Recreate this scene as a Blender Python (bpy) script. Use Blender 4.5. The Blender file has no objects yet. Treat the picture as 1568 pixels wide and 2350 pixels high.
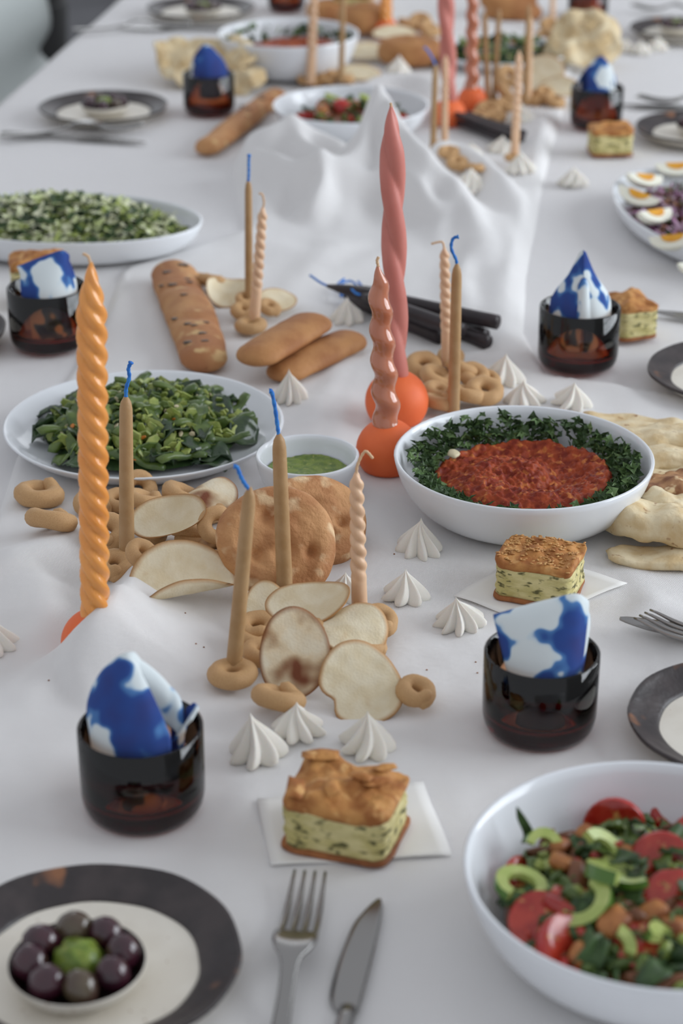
import bpy, math, random
import numpy as np
from mathutils import Vector, Matrix, Euler, noise
PI = math.pi; R = math.radians; sin = math.sin; cos = math.cos
scene = bpy.context.scene
COL = scene.collection

# ---------------------------------------------------------------- camera, world, light, exposure
T = 0.75                      # table top height
FPX = 70 / 36 * 2350          # focal length in pixels of the 1568 x 2350 frame
PITCH = R(25.4); HC = 0.739   # camera looks down on the table from 0.74 m above it
CAM = Vector((0, 0, T + HC))
FW = Vector((0, cos(PITCH), -sin(PITCH))); DN = Vector((0, -sin(PITCH), -cos(PITCH)))
cam_data = bpy.data.cameras.new('camera'); cam = bpy.data.objects.new('camera', cam_data); COL.objects.link(cam)
cam.location = CAM; cam.rotation_euler = (PI / 2 - PITCH, 0, 0)
cam_data.sensor_fit = 'VERTICAL'; cam_data.sensor_height = 36; cam_data.lens = 70
cam_data.clip_start = 0.05; cam_data.clip_end = 60
cam_data.dof.use_dof = True; cam_data.dof.focus_distance = 1.60; cam_data.dof.aperture_fstop = 5.6
scene.camera = cam
world = bpy.data.worlds.new('world'); scene.world = world; world.use_nodes = True
world.node_tree.nodes['Background'].inputs[0].default_value = (0.93, 0.965, 1.03, 1)
world.node_tree.nodes['Background'].inputs[1].default_value = 0.60
def area_light(name, loc, target, sx, sy, power, col):
    d = bpy.data.lights.new(name, 'AREA'); d.shape = 'RECTANGLE'; d.size = sx; d.size_y = sy; d.energy = power; d.color = col
    o = bpy.data.objects.new(name, d); COL.objects.link(o); o.location = loc
    o.rotation_euler = (Vector(target) - Vector(loc)).to_track_quat('-Z', 'Y').to_euler()
    return o
area_light('window_daylight', (4.5, 1.9, T + 1.55), (0.0, 1.7, T), 4.4, 2.8, 270, (0.88, 0.94, 1.0))
area_light('far_window_daylight', (-0.6, 8.2, T + 1.9), (0.2, 2.0, T), 3.2, 2.0, 26, (0.90, 0.95, 1.0))
scene.view_settings.view_transform = 'Standard'; scene.view_settings.look = 'None'
scene.view_settings.exposure = 0.04; scene.view_settings.gamma = 1.0; scene.view_settings.use_curve_mapping = False
scene.cycles.use_denoising = True
scene.cycles.max_bounces = 14; scene.cycles.transmission_bounces = 14; scene.cycles.caustics_refractive = True

# ---------------------------------------------------------------- pixels of the photograph to points on the table
def ray(px, py): return FW + Vector(((px - 784) / FPX, 0, 0)) + DN * ((py - 1175) / FPX)
def P(px, py, h=0.0):
    d = ray(px, py); return CAM + d * ((T + h - CAM.z) / d.z)
def PY(px, py, Y):
    d = ray(px, py); return CAM + d * (Y / d.y)
def mpp(p): return (Vector(p) - CAM).dot(FW) / FPX     # metres per pixel at a point

# ---------------------------------------------------------------- mesh helpers
def make(name, V, F, mat=None, parent=None, loc=None, smooth=True, mi=None, rot=None, scl=None):
    me = bpy.data.meshes.new(name)
    me.from_pydata([tuple(v) for v in V], [], F)
    mats = mat if isinstance(mat, (list, tuple)) else [mat]
    for m in mats:
        if m is not None: me.materials.append(m)
    if mi is not None: me.polygons.foreach_set('material_index', mi)
    if smooth: me.polygons.foreach_set('use_smooth', [True] * len(me.polygons))
    me.update()
    o = bpy.data.objects.new(name, me); COL.objects.link(o)
    if parent is not None: o.parent = parent
    if loc is not None: o.location = loc
    if rot is not None: o.rotation_euler = rot
    if scl is not None: o.scale = scl if hasattr(scl, '__len__') else (scl,) * 3
    return o
def empty(name, loc, rot=None):
    o = bpy.data.objects.new(name, None); COL.objects.link(o); o.location = loc; o.empty_display_size = 0.02
    if rot is not None: o.rotation_euler = rot
    return o
def tag(o, label=None, cat=None, group=None, kind=None):
    if label: o['label'] = label
    if cat: o['category'] = cat
    if group: o['group'] = group
    if kind: o['kind'] = kind
    return o
def copy_tree(o, parent=None):
    c = o.copy(); COL.objects.link(c); c.parent = parent
    for ch in list(o.children): copy_tree(ch, c)
    return c
def join(parts):
    V, F = [], []
    for v, f in parts:
        k = len(V); V.extend([tuple(x) for x in v]); F.extend([tuple(i + k for i in q) for q in f])
    return V, F
def rings_mesh(rings, cap0=True, cap1=True):
    """rings: list of equally long closed rings of points"""
    n = len(rings[0]); V = [p for r in rings for p in r]; F = []
    for k in range(len(rings) - 1):
        for i in range(n):
            j = (i + 1) % n; F.append((k * n + i, k * n + j, (k + 1) * n + j, (k + 1) * n + i))
    if cap0: F.append(tuple(range(n - 1, -1, -1)))
    if cap1: F.append(tuple(range((len(rings) - 1) * n, len(rings) * n)))
    return V, F
def lathe(prof, n=48, outline=None, disp=None):
    """prof: (scale, z) from bottom centre outwards and back to the top centre; outline(a) -> (x, y) for scale 1"""
    outline = outline or (lambda a: (cos(a), sin(a)))
    out = [outline(2 * PI * i / n) for i in range(n)]
    V, F, idx = [], [], []
    for s, z in prof:
        if abs(s) < 1e-9: idx.append((len(V),)); V.append((0, 0, z))
        else:
            idx.append(tuple(range(len(V), len(V) + n))); V.extend([(x * s, y * s, z) for x, y in out])
    for a, b in zip(idx[:-1], idx[1:]):
        if len(a) == 1 and len(b) == 1: continue
        for i in range(n):
            j = (i + 1) % n
            if len(a) == 1: F.append((a[0], b[j], b[i]))
            elif len(b) == 1: F.append((a[i], a[j], b[0]))
            else: F.append((a[i], a[j], b[j], b[i]))
    if disp: V = [disp(Vector(v)) for v in V]
    return V, F
def frames(path):
    p = [Vector(q) for q in path]; n = len(p)
    tang = [(p[min(i + 1, n - 1)] - p[max(i - 1, 0)]).normalized() for i in range(n)]
    up = Vector((0, 0, 1)) if abs(tang[0].z) < 0.9 else Vector((1, 0, 0))
    a = tang[0].cross(up).normalized(); out = []
    for t in tang:
        a = (a - t * a.dot(t)).normalized(); out.append((a, t.cross(a)))
    return p, out
def tube(path, radii, n=10, sec=None):
    p, fr = frames(path)
    if not hasattr(radii, '__len__'): radii = [radii] * len(p)
    rings = []
    for k, (c, (a, b)) in enumerate(zip(p, fr)):
        ring = []
        for i in range(n):
            t = 2 * PI * i / n; m = sec(t, k / (len(p) - 1)) if sec else 1.0
            ring.append(c + (a * cos(t) + b * sin(t)) * (radii[k] * m))
        rings.append(ring)
    return rings_mesh(rings)
def smooth_path(pts, n):
    """Catmull-Rom through pts"""
    p = [Vector(q) for q in pts]; p = [p[0] * 2 - p[1]] + p + [p[-1] * 2 - p[-2]]
    out = []; m = len(p) - 3
    for k in range(n):
        u = k / (n - 1) * m; i = min(int(u), m - 1); t = u - i
        a, b, c, d = p[i:i + 4]
        out.append(0.5 * ((2 * b) + (c - a) * t + (2 * a - 5 * b + 4 * c - d) * t * t + (3 * b - a - 3 * c + d) * t ** 3))
    return out
def sheet(ctrl, nu, nv):
    """surface through a grid of control points (rows of points)"""
    rows = [smooth_path(r, nu) for r in ctrl]
    cols = [smooth_path([r[i] for r in rows], nv) for i in range(nu)]
    V = [cols[i][j] for j in range(nv) for i in range(nu)]
    F = [(j * nu + i, j * nu + i + 1, (j + 1) * nu + i + 1, (j + 1) * nu + i) for j in range(nv - 1) for i in range(nu - 1)]
    return V, F
def thicken(o, t, off=0.0):
    m = o.modifiers.new('thickness', 'SOLIDIFY'); m.thickness = t; m.offset = off
    return o
def box(x0, x1, y0, y1, z0, z1):
    V = [(x, y, z) for z in (z0, z1) for x, y in ((x0, y0), (x1, y0), (x1, y1), (x0, y1))]
    return V, [(3, 2, 1, 0), (4, 5, 6, 7), (0, 1, 5, 4), (1, 2, 6, 5), (2, 3, 7, 6), (3, 0, 4, 7)]
def nz(v, s, o=0.0):
    return noise.noise(Vector((v[0] * s + o, v[1] * s + o * 1.7, v[2] * s - o)))
def xf(VF, m): return [m @ Vector(v) for v in VF[0]], VF[1]
def superell(a, b, e):
    def f(t):
        c, s = cos(t), sin(t)
        return (a * math.copysign(abs(c) ** (2 / e), c), b * math.copysign(abs(s) ** (2 / e), s))
    return f

# ---------------------------------------------------------------- materials
def C(r, g, b):
    f = lambda u: (u / 255 / 12.92) if u <= 10 else ((u / 255 + 0.055) / 1.055) ** 2.4
    return (f(r), f(g), f(b), 1)
def M(name, c1, c2=None, scale=40, lo=0.4, hi=0.62, rough=0.6, bump=0.0, bscale=200, spec=0.5, sss=0.0, sssr=0.006,
      c3=None, scale3=90, lo3=0.6, hi3=0.66, rad=None, stretch=(1, 1, 1), coat=0.0, metal=0.0, detail=4, bdist=0.002, bstretch=None):
    m = bpy.data.materials.new(name); m.use_nodes = True; nt = m.node_tree; N = nt.nodes; L = nt.links
    b = N['Principled BSDF']; b.inputs['Roughness'].default_value = rough; b.inputs['Specular IOR Level'].default_value = spec
    b.inputs['Metallic'].default_value = metal; b.inputs['Coat Weight'].default_value = coat; b.inputs['Coat Roughness'].default_value = 0.08
    if sss:
        b.inputs['Subsurface Weight'].default_value = sss; b.inputs['Subsurface Radius'].default_value = (1, .6, .35)
        b.inputs['Subsurface Scale'].default_value = sssr
    tc = N.new('ShaderNodeTexCoord'); mp = N.new('ShaderNodeMapping'); L.new(tc.outputs['Object'], mp.inputs[0]); mp.inputs['Scale'].default_value = stretch
    def ramp_noise(sc, lo, hi, det):
        n = N.new('ShaderNodeTexNoise'); n.inputs['Scale'].default_value = sc; n.inputs['Detail'].default_value = det; L.new(mp.outputs[0], n.inputs['Vector'])
        r = N.new('ShaderNodeValToRGB'); r.color_ramp.elements[0].position = lo; r.color_ramp.elements[1].position = hi; L.new(n.outputs['Fac'], r.inputs[0])
        return r.outputs[0]
    def mix(fac, a, c):
        x = N.new('ShaderNodeMix'); x.data_type = 'RGBA'; L.new(fac, x.inputs['Factor'])
        if isinstance(a, tuple): x.inputs[6].default_value = a
        else: L.new(a, x.inputs[6])
        x.inputs[7].default_value = c
        return x.outputs[2]
    col = c1
    if c2: col = mix(ramp_noise(scale, lo, hi, detail), col, c2)
    if c3: col = mix(ramp_noise(scale3, lo3, hi3, 2), col, c3)
    if rad:
        at = N.new('ShaderNodeAttribute'); at.attribute_name = 'rad'
        r = N.new('ShaderNodeValToRGB'); r.color_ramp.elements[0].position = rad[0]; r.color_ramp.elements[1].position = rad[1]
        L.new(at.outputs['Fac'], r.inputs[0]); col = mix(r.outputs[0], col, rad[2])
    if isinstance(col, tuple): b.inputs['Base Color'].default_value = col
    else: L.new(col, b.inputs['Base Color'])
    if bump:
        n = N.new('ShaderNodeTexNoise'); n.inputs['Scale'].default_value = bscale; n.inputs['Detail'].default_value = 3
        if bstretch:
            mp2 = N.new('ShaderNodeMapping'); L.new(tc.outputs['Object'], mp2.inputs[0]); mp2.inputs['Scale'].default_value = bstretch; L.new(mp2.outputs[0], n.inputs['Vector'])
        else: L.new(mp.outputs[0], n.inputs['Vector'])
        bm = N.new('ShaderNodeBump'); bm.inputs['Strength'].default_value = bump; bm.inputs['Distance'].default_value = bdist
        L.new(n.outputs['Fac'], bm.inputs['Height']); L.new(bm.outputs[0], b.inputs['Normal'])
    return m
def weave(name, col, sc=1300):
    m = M(name, col, rough=0.95, spec=0.15); nt = m.node_tree; N = nt.nodes; L = nt.links; b = N['Principled BSDF']
    tc = N.new('ShaderNodeTexCoord'); hs = []
    for ang in (0.3, 0.3 + PI / 2):
        mp = N.new('ShaderNodeMapping'); mp.inputs['Rotation'].default_value = (0, 0, ang); L.new(tc.outputs['Object'], mp.inputs[0])
        w = N.new('ShaderNodeTexWave'); w.inputs['Scale'].default_value = sc / 3.0; w.inputs['Distortion'].default_value = 0.6; L.new(mp.outputs[0], w.inputs['Vector']); hs.append(w.outputs['Fac'])
    a = N.new('ShaderNodeMath'); a.operation = 'ADD'; L.new(hs[0], a.inputs[0]); L.new(hs[1], a.inputs[1])
    n = N.new('ShaderNodeTexNoise'); n.inputs['Scale'].default_value = 38; n.inputs['Detail'].default_value = 6; L.new(tc.outputs['Object'], n.inputs['Vector'])
    bm0 = N.new('ShaderNodeBump'); bm0.inputs['Strength'].default_value = 0.45; bm0.inputs['Distance'].default_value = 0.004; L.new(n.outputs['Fac'], bm0.inputs['Height'])
    bm = N.new('ShaderNodeBump'); bm.inputs['Strength'].default_value = 0.5; bm.inputs['Distance'].default_value = 0.0006
    L.new(a.outputs[0], bm.inputs['Height']); L.new(bm0.outputs[0], bm.inputs['Normal']); L.new(bm.outputs[0], b.inputs['Normal'])
    return m
MAT = {}
MAT['linen'] = weave('linen', C(238, 236, 235))
MAT['linen_under'] = weave('tablecloth linen', C(235, 233, 233))
MAT['china'] = M('white china', C(226, 229, 233), rough=0.12, spec=0.5)
MAT['wax_orange'] = M('orange wax', C(238, 164, 86), C(230, 150, 70), scale=25, rough=0.22, sss=0.35, sssr=0.004, coat=0.15)
MAT['wax_pink'] = M('rose wax', C(206, 130, 118), C(198, 118, 106), scale=20, rough=0.5, sss=0.3, sssr=0.004)
MAT['wax_terra'] = M('terracotta wax', C(194, 124, 94), C(184, 112, 82), scale=20, rough=0.16, sss=0.25, sssr=0.003, coat=0.6)
MAT['wax_tan'] = M('beeswax', C(176, 142, 100), C(166, 130, 86), scale=60, rough=0.55, bump=0.15, bscale=300, sss=0.25, sssr=0.004)
MAT['wax_peach'] = M('peach wax', C(226, 190, 156), C(216, 178, 144), scale=40, rough=0.4, sss=0.35, sssr=0.004)
MAT['wax_black'] = M('dark plum wax', C(46, 34, 38), C(34, 25, 28), scale=40, rough=0.45)
MAT['wick_blue'] = M('blue wick', C(30, 104, 190), C(50, 130, 205), scale=300, rough=0.7)
MAT['wick_pale'] = M('waxed wick', C(214, 178, 140), rough=0.6)
MAT['holder'] = M('orange matte ceramic', C(236, 112, 58), C(228, 102, 48), scale=30, rough=0.6, bump=0.06, bscale=500)
MAT['meringue'] = M('meringue', C(236, 232, 224), C(228, 223, 213), scale=60, rough=0.85, sss=0.25, sssr=0.003, bump=0.15, bscale=300)
MAT['tarallo'] = M('baked tarallo dough', C(206, 168, 120), C(186, 142, 92), scale=70, rough=0.62, bump=0.25, bscale=220, c3=C(156, 104, 60), scale3=55, lo3=0.54, hi3=0.74)
MAT['chip'] = M('pale crisp', C(226, 214, 186), C(218, 202, 168), scale=60, rough=0.75, bump=0.25, bscale=500, c3=C(186, 138, 86), scale3=30, lo3=0.66, hi3=0.8, rad=(0.88, 1.0, C(182, 132, 78)))
MAT['chip_burnt'] = M('scorched crisp', C(228, 216, 190), C(214, 186, 142), scale=32, rough=0.75, bump=0.25, bscale=500, c3=C(116, 60, 30), scale3=30, lo3=0.50, hi3=0.66, rad=(0.86, 1.0, C(140, 86, 44)))
MAT['focaccia'] = M('wholemeal crust', C(196, 146, 98), C(170, 116, 72), scale=35, rough=0.75, bump=0.5, bscale=350, c3=C(224, 192, 150), scale3=50, lo3=0.58, hi3=0.72)
MAT['roll'] = M('brown crust', C(180, 128, 78), C(156, 102, 58), scale=25, rough=0.7, bump=0.3, bscale=260)
MAT['olive_bread'] = M('olive bread crust', C(188, 138, 90), C(164, 108, 66), scale=24, rough=0.7, bump=0.35, bscale=260, c3=C(206, 170, 118), scale3=40, lo3=0.6, hi3=0.7)
MAT['flatbread'] = M('flatbread', C(222, 206, 172), C(206, 180, 136), scale=45, rough=0.85, bump=0.5, bscale=180, c3=C(138, 92, 60), scale3=110, lo3=0.66, hi3=0.76)
MAT['flatbread_brown'] = M('browned flatbread', C(176, 132, 92), C(120, 76, 50), scale=60, rough=0.85, bump=0.5, bscale=180, c3=C(216, 190, 150), scale3=90, lo3=0.6, hi3=0.7)
MAT['pie_crust'] = M('golden pastry', C(196, 140, 80), C(158, 98, 50), scale=60, rough=0.62, spec=0.3, bump=0.7, bscale=220, c3=C(216, 166, 106), scale3=80, lo3=0.58, hi3=0.7)
MAT['pie_fill'] = M('cheese and herb filling', C(214, 202, 146), C(188, 176, 112), scale=60, rough=0.7, bump=0.4, bscale=220, c3=C(92, 88, 48), scale3=110, lo3=0.55, hi3=0.66, stretch=(1, 1, 2.2))
MAT['pie_base'] = M('browned pastry base', C(158, 98, 52), C(126, 72, 34), scale=80, rough=0.7)
MAT['sesame'] = M('sesame', C(200, 152, 90), C(176, 120, 62), scale=150, rough=0.5)
MAT['paper'] = M('greaseproof paper', C(236, 234, 230), rough=0.7, spec=0.3)
MAT['plate_cream'] = M('cream speckled stoneware', C(224, 218, 206), C(216, 209, 196), scale=30, rough=0.5, c3=C(150, 120, 96), scale3=260, lo3=0.72, hi3=0.76)
MAT['plate_dark'] = M('iron dark glaze', C(62, 54, 54), C(48, 42, 43), scale=40, rough=0.42, bump=0.4, bscale=120, c3=C(138, 92, 62), scale3=34, lo3=0.67, hi3=0.78)
MAT['dish_dark'] = M('dark glazed dish', C(40, 28, 26), rough=0.25)
MAT['olive'] = M('purple olive', C(62, 24, 36), C(44, 16, 28), scale=50, rough=0.18, coat=0.5)
MAT['olive_green'] = M('grey green olive', C(84, 72, 54), C(70, 50, 42), scale=50, rough=0.2, coat=0.4)
MAT['pesto'] = M('green herb sauce', C(124, 142, 54), C(90, 114, 36), scale=160, rough=0.3, bump=0.6, bscale=300, c3=C(164, 166, 84), scale3=260, lo3=0.62, hi3=0.68)
MAT['steel'] = M('steel', C(150, 148, 146), rough=0.22, metal=1.0)
MAT['dip'] = M('red pepper dip', C(162, 70, 36), C(122, 40, 24), scale=90, rough=0.5, spec=0.22, bump=0.5, bscale=260, c3=C(194, 114, 58), scale3=130, lo3=0.56, hi3=0.68)
MAT['parsley'] = M('parsley', C(64, 90, 46), C(44, 66, 34), scale=90, rough=0.55)
MAT['parsley_light'] = M('parsley light', C(108, 134, 82), C(84, 112, 62), scale=90, rough=0.55)
MAT['bean'] = M('green bean', C(92, 112, 48), C(66, 88, 38), scale=60, rough=0.4, coat=0.1)
MAT['greens'] = M('dark greens', C(38, 58, 36), C(56, 78, 42), scale=70, rough=0.35, coat=0.2, bump=0.3, bscale=150)
MAT['celery'] = M('pale green vegetable', C(158, 168, 92), C(124, 142, 64), scale=120, rough=0.35)
MAT['cream_bit'] = M('creamy bits', C(206, 194, 160), rough=0.5)
MAT['orange_bit'] = M('orange bits', C(206, 122, 44), rough=0.4)
MAT['cabbage'] = M('pale cabbage', C(224, 224, 198), C(198, 208, 150), scale=60, rough=0.5)
MAT['tomato'] = M('tomato skin', C(184, 34, 20), C(160, 22, 16), scale=30, rough=0.22, coat=0.3)
MAT['tomato_cut'] = M('tomato flesh', C(184, 58, 40), C(156, 30, 20), scale=70, rough=0.25, coat=0.4, c3=C(196, 138, 78), scale3=110, lo3=0.6, hi3=0.68)
MAT['cuke_skin'] = M('cucumber skin', C(76, 112, 40), rough=0.3)
MAT['cuke'] = M('cucumber flesh', C(182, 192, 116), C(160, 176, 92), scale=90, rough=0.3, coat=0.2)
MAT['crouton'] = M('fried bread', C(178, 116, 62), C(132, 72, 36), scale=60, rough=0.5, bump=0.4)
MAT['onion'] = M('red onion', C(188, 156, 178), C(150, 96, 134), scale=70, rough=0.35)
MAT['bean_brown'] = M('brown beans', C(118, 72, 44), rough=0.4)
MAT['egg_white'] = M('egg white', C(232, 230, 214), rough=0.35, sss=0.2, sssr=0.003)
MAT['yolk'] = M('egg yolk', C(226, 164, 44), C(212, 144, 32), scale=80, rough=0.6)
MAT['chair'] = M('white moulded plastic', C(206, 212, 210), rough=0.4)
MAT['black'] = M('black plastic', C(14, 14, 15), rough=0.5)
MAT['floor'] = M('grey concrete floor', C(92, 92, 96), C(80, 80, 84), scale=3, rough=0.7)
MAT['wood'] = M('table wood', C(150, 116, 84), rough=0.6)
MAT['wall'] = M('white plaster', C(214, 214, 212), rough=0.9)
def glass_mat():
    m = bpy.data.materials.new('amber glass'); m.use_nodes = True; nt = m.node_tree; b = nt.nodes['Principled BSDF']
    b.inputs['Base Color'].default_value = (1, 1, 1, 1); b.inputs['Roughness'].default_value = 0.015
    b.inputs['Transmission Weight'].default_value = 1.0; b.inputs['IOR'].default_value = 1.48
    v = nt.nodes.new('ShaderNodeVolumeAbsorption'); v.inputs['Color'].default_value = (0.84, 0.40, 0.0, 1); v.inputs['Density'].default_value = 400
    nt.links.new(v.outputs[0], nt.nodes['Material Output'].inputs['Volume'])
    return m
MAT['glass'] = glass_mat()
def dye_mat():
    m = M('indigo tie dyed cotton', C(222, 228, 228), rough=0.9, spec=0.2); nt = m.node_tree; N = nt.nodes; L = nt.links; b = N['Principled BSDF']
    tc = N.new('ShaderNodeTexCoord'); oi = N.new('ShaderNodeObjectInfo'); mp = N.new('ShaderNodeMapping'); L.new(tc.outputs['Object'], mp.inputs[0])
    sc = N.new('ShaderNodeVectorMath'); sc.operation = 'SCALE'; sc.inputs[0].default_value = (7, 3, 5); L.new(oi.outputs['Random'], sc.inputs['Scale']); L.new(sc.outputs[0], mp.inputs['Location'])
    n = N.new('ShaderNodeTexNoise'); n.inputs['Scale'].default_value = 27; n.inputs['Detail'].default_value = 2; n.inputs['Roughness'].default_value = 0.5; L.new(mp.outputs[0], n.inputs['Vector'])
    r = N.new('ShaderNodeValToRGB'); e = r.color_ramp.elements; e[0].position = 0.455; e[0].color = C(214, 222, 224)
    e[1].position = 0.53; e[1].color = C(48, 76, 142); k = e.new(0.485); k.color = C(84, 130, 184); k2 = e.new(0.475); k2.color = C(196, 212, 222); k3 = e.new(0.70); k3.color = C(54, 66, 124)
    L.new(n.outputs['Fac'], r.inputs[0]); L.new(r.outputs[0], b.inputs['Base Color'])
    w = N.new('ShaderNodeTexNoise'); w.inputs['Scale'].default_value = 900; L.new(tc.outputs['Object'], w.inputs['Vector'])
    bm = N.new('ShaderNodeBump'); bm.inputs['Strength'].default_value = 0.15; bm.inputs['Distance'].default_value = 0.001; L.new(w.outputs['Fac'], bm.inputs['Height']); L.new(bm.outputs[0], b.inputs['Normal'])
    return m
MAT['dye'] = dye_mat()
# ---------------------------------------------------------------- the room
EA, EB = P(0, 235), P(270, 0)                    # two points of the table's left edge
TU = Vector((EB.x - EA.x, EB.y - EA.y, 0)).normalized(); TN = Vector((TU.y, -TU.x, 0))
TW = 1.24; S0 = (0.55 - EA.y) / TU.y; S1 = (5.2 - EA.y) / TU.y
def tab(s, t, z=0.0): return Vector((EA.x, EA.y, 0)) + TU * s + TN * t + Vector((0, 0, T + z))
V, F = box(-5, 6, -2.5, 9.5, -0.05, 0)
tag(make('floor', V, F, MAT['floor'], smooth=False), kind='structure')
def wall_with_opening(name, x0, x1, z0, z1, axis, at, lo, hi, top):
    parts = []
    def slab(a0, a1, c0, c1):
        parts.append(box(at, at + 0.2, a0, a1, c0, c1) if axis == 'x' else box(a0, a1, at, at + 0.2, c0, c1))
    slab(lo, x0, 0, top); slab(x1, hi, 0, top); slab(x0, x1, 0, z0); slab(x0, x1, z1, top)
    V, F = join(parts); return tag(make(name, V, F, MAT['wall'], smooth=False), kind='structure')
wall_with_opening('wall_right', 0.2, 4.2, 0.9, 3.2, 'x', 3.5, -2.5, 9.5, 3.6)
wall_with_opening('wall_back', -2.6, 2.2, 1.4, 3.3, 'y', 8.4, -5, 3.5, 3.6)
def window(name, a0, a1, z0, z1, axis, at, nx, nzz):
    root = tag(empty(name, (at, a0, z0) if axis == 'x' else (a0, at, z0)), kind='structure')
    def bar(u0, u1, w0, w1):
        V, F = box(-0.03, 0.03, u0, u1, w0, w1) if axis == 'x' else box(u0, u1, -0.03, 0.03, w0, w1)
        make('window_bar', V, F, MAT['wall'], root, smooth=False)
    W, H = a1 - a0, z1 - z0
    for i in range(nx + 1):
        u = W * i / nx; bar(u - 0.025, u + 0.025, 0, H)
    for i in range(nzz + 1):
        w = H * i / nzz
        for k in range(nx): bar(W * k / nx + 0.025, W * (k + 1) / nx - 0.025, w - 0.025, w + 0.025)
window('window_1', 0.2, 4.2, 0.9, 3.2, 'x', 3.47, 5, 3)
# ---------------------------------------------------------------- table
tb = tag(empty('dining_table', tab((S0 + S1) / 2, TW / 2, -T)), 'long wooden dining table hidden under the white tablecloth', 'table')
ang = math.atan2(TU.y, TU.x)
tb.rotation_euler = (0, 0, ang); LH = (S1 - S0) / 2
V, F = box(-LH, LH, -TW / 2 + 0.004, TW / 2 - 0.004, T - 0.036, T - 0.006); make('tabletop', V, F, MAT['wood'], tb, smooth=False)
for sx in (-1, 1):
    for sy in (-1, 1):
        x, y = sx * (LH - 0.15), sy * (TW / 2 - 0.12); V, F = box(x - 0.035, x + 0.035, y - 0.035, y + 0.035, 0, T - 0.036)
        make('leg', V, F, MAT['wood'], tb, smooth=False)
# tablecloth: one sheet over the top, hanging down both sides
rows = []; ns = 420
tvals = [-0.30, -0.26, -0.2, -0.14, -0.08, -0.04, -0.018, -0.008] + list(np.linspace(0.004, TW - 0.004, 110)) + [TW + 0.008, TW + 0.018, TW + 0.04, TW + 0.12, TW + 0.25]
for k in range(ns + 1):
    s = S0 - 0.01 + (S1 - S0 + 0.02) * (k / ns)
    row = []
    for t in tvals:
        if t < 0 or t > TW:
            d = -t if t < 0 else t - TW; wv = 0.02 * sin(s * 14 + 2 * sin(s * 3)) * min(1, d / 0.15)
            off = 0.006 + wv; row.append(tab(s, -off if t < 0 else TW + off, -min(d, 0.4) + 0.0))
        else:
            q = Vector((s * 2.2 + 0.6 * t, t * 3.2, 0)); w = noise.noise(q * 1.9) * 0.0014 + abs(noise.noise(q * 1.3 + Vector((9, 2, 0)))) * 0.0026
            row.append(tab(s, t, w - 0.0030))
    rows.append(row)
nt_ = len(tvals); V = [p for r in rows for p in r]
F = [(k * nt_ + i, k * nt_ + i + 1, (k + 1) * nt_ + i + 1, (k + 1) * nt_ + i) for k in range(ns) for i in range(nt_ - 1)]
F = [(a, d, c, b) for a, b, c, d in F]
tag(make('tablecloth', V, F, MAT['linen_under']), 'plain white linen tablecloth spread over the whole table and hanging at its edge', 'tablecloth')

# ---------------------------------------------------------------- linen runner with its folds: a height field over the table
RUN = [(-60, 1290), (8, 1160), (45, 1045), (150, 880), (240, 745), (281, 628), (300, 613), (470, 560), (565, 528), (548, 450), (540, 380), (575, 330), (640, 310),
       (730, 260), (770, 160), (815, 90), (850, 0), (880, -120), (1360, -120), (1330, 0), (1310, 150), (1290, 250), (1262, 340), (1240, 430), (1225, 520), (1200, 640), (1196, 760),
       (1250, 862), (1400, 884), (1568, 912), (1720, 950), (1720, 2480), (-260, 2480), (-260, 1600)]
RX = np.arange(-0.70, 0.62, 0.005)
ys = [0.80]
while ys[-1] < 4.7: ys.append(ys[-1] + 0.0035 + 0.0022 * max(0, ys[-1] - 1.2))
RYv = np.array(ys)
GX, GY = np.meshgrid(RX, RYv)
def poly_sd(GX, GY, poly):
    d2 = np.full(GX.shape, 1e9); inside = np.zeros(GX.shape, bool); n = len(poly)
    for i in range(n):
        (x0, y0), (x1, y1) = poly[i], poly[(i + 1) % n]; ex, ey = x1 - x0, y1 - y0
        t = np.clip(((GX - x0) * ex + (GY - y0) * ey) / (ex * ex + ey * ey + 1e-12), 0, 1)
        d2 = np.minimum(d2, (GX - x0 - t * ex) ** 2 + (GY - y0 - t * ey) ** 2)
        c = ((y0 > GY) != (y1 > GY)) & (GX < ex * (GY - y0) / (ey + 1e-12) + x0); inside ^= c
    return np.sqrt(d2) * np.where(inside, 1, -1)
def ridge(pts, wl, wr, pw=1.7):
    """crest through photograph points (px, py, height); wl / wr: half widths on the left / right side of travel"""
    g = [(*P(a, b, h).xy, h) for a, b, h in pts]
    if len(g) > 2:
        g = [tuple(q) for q in smooth_path(g, 6 * len(g))]
    best = np.full(GX.shape, 1e9); hh = np.zeros(GX.shape); side = np.zeros(GX.shape)
    for (x0, y0, h0), (x1, y1, h1) in zip(g[:-1], g[1:]):
        ex, ey = x1 - x0, y1 - y0; t = np.clip(((GX - x0) * ex + (GY - y0) * ey) / (ex * ex + ey * ey + 1e-12), 0, 1)
        dx, dy = GX - x0 - t * ex, GY - y0 - t * ey; d = np.sqrt(dx * dx + dy * dy); m = d < best
        best = np.where(m, d, best); hh = np.where(m, h0 + t * (h1 - h0), hh); side = np.where(m, (ex * dy - ey * dx) / (math.hypot(ex, ey) * d + 1e-9), side)
    k = 0.5 + 0.5 * np.clip(side * 1.2, -1, 1); w = wr + (wl - wr) * k * k * (3 - 2 * k)
    return np.maximum(hh, 0) * np.exp(-(best / w) ** pw)
HF = np.zeros(GX.shape)
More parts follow.
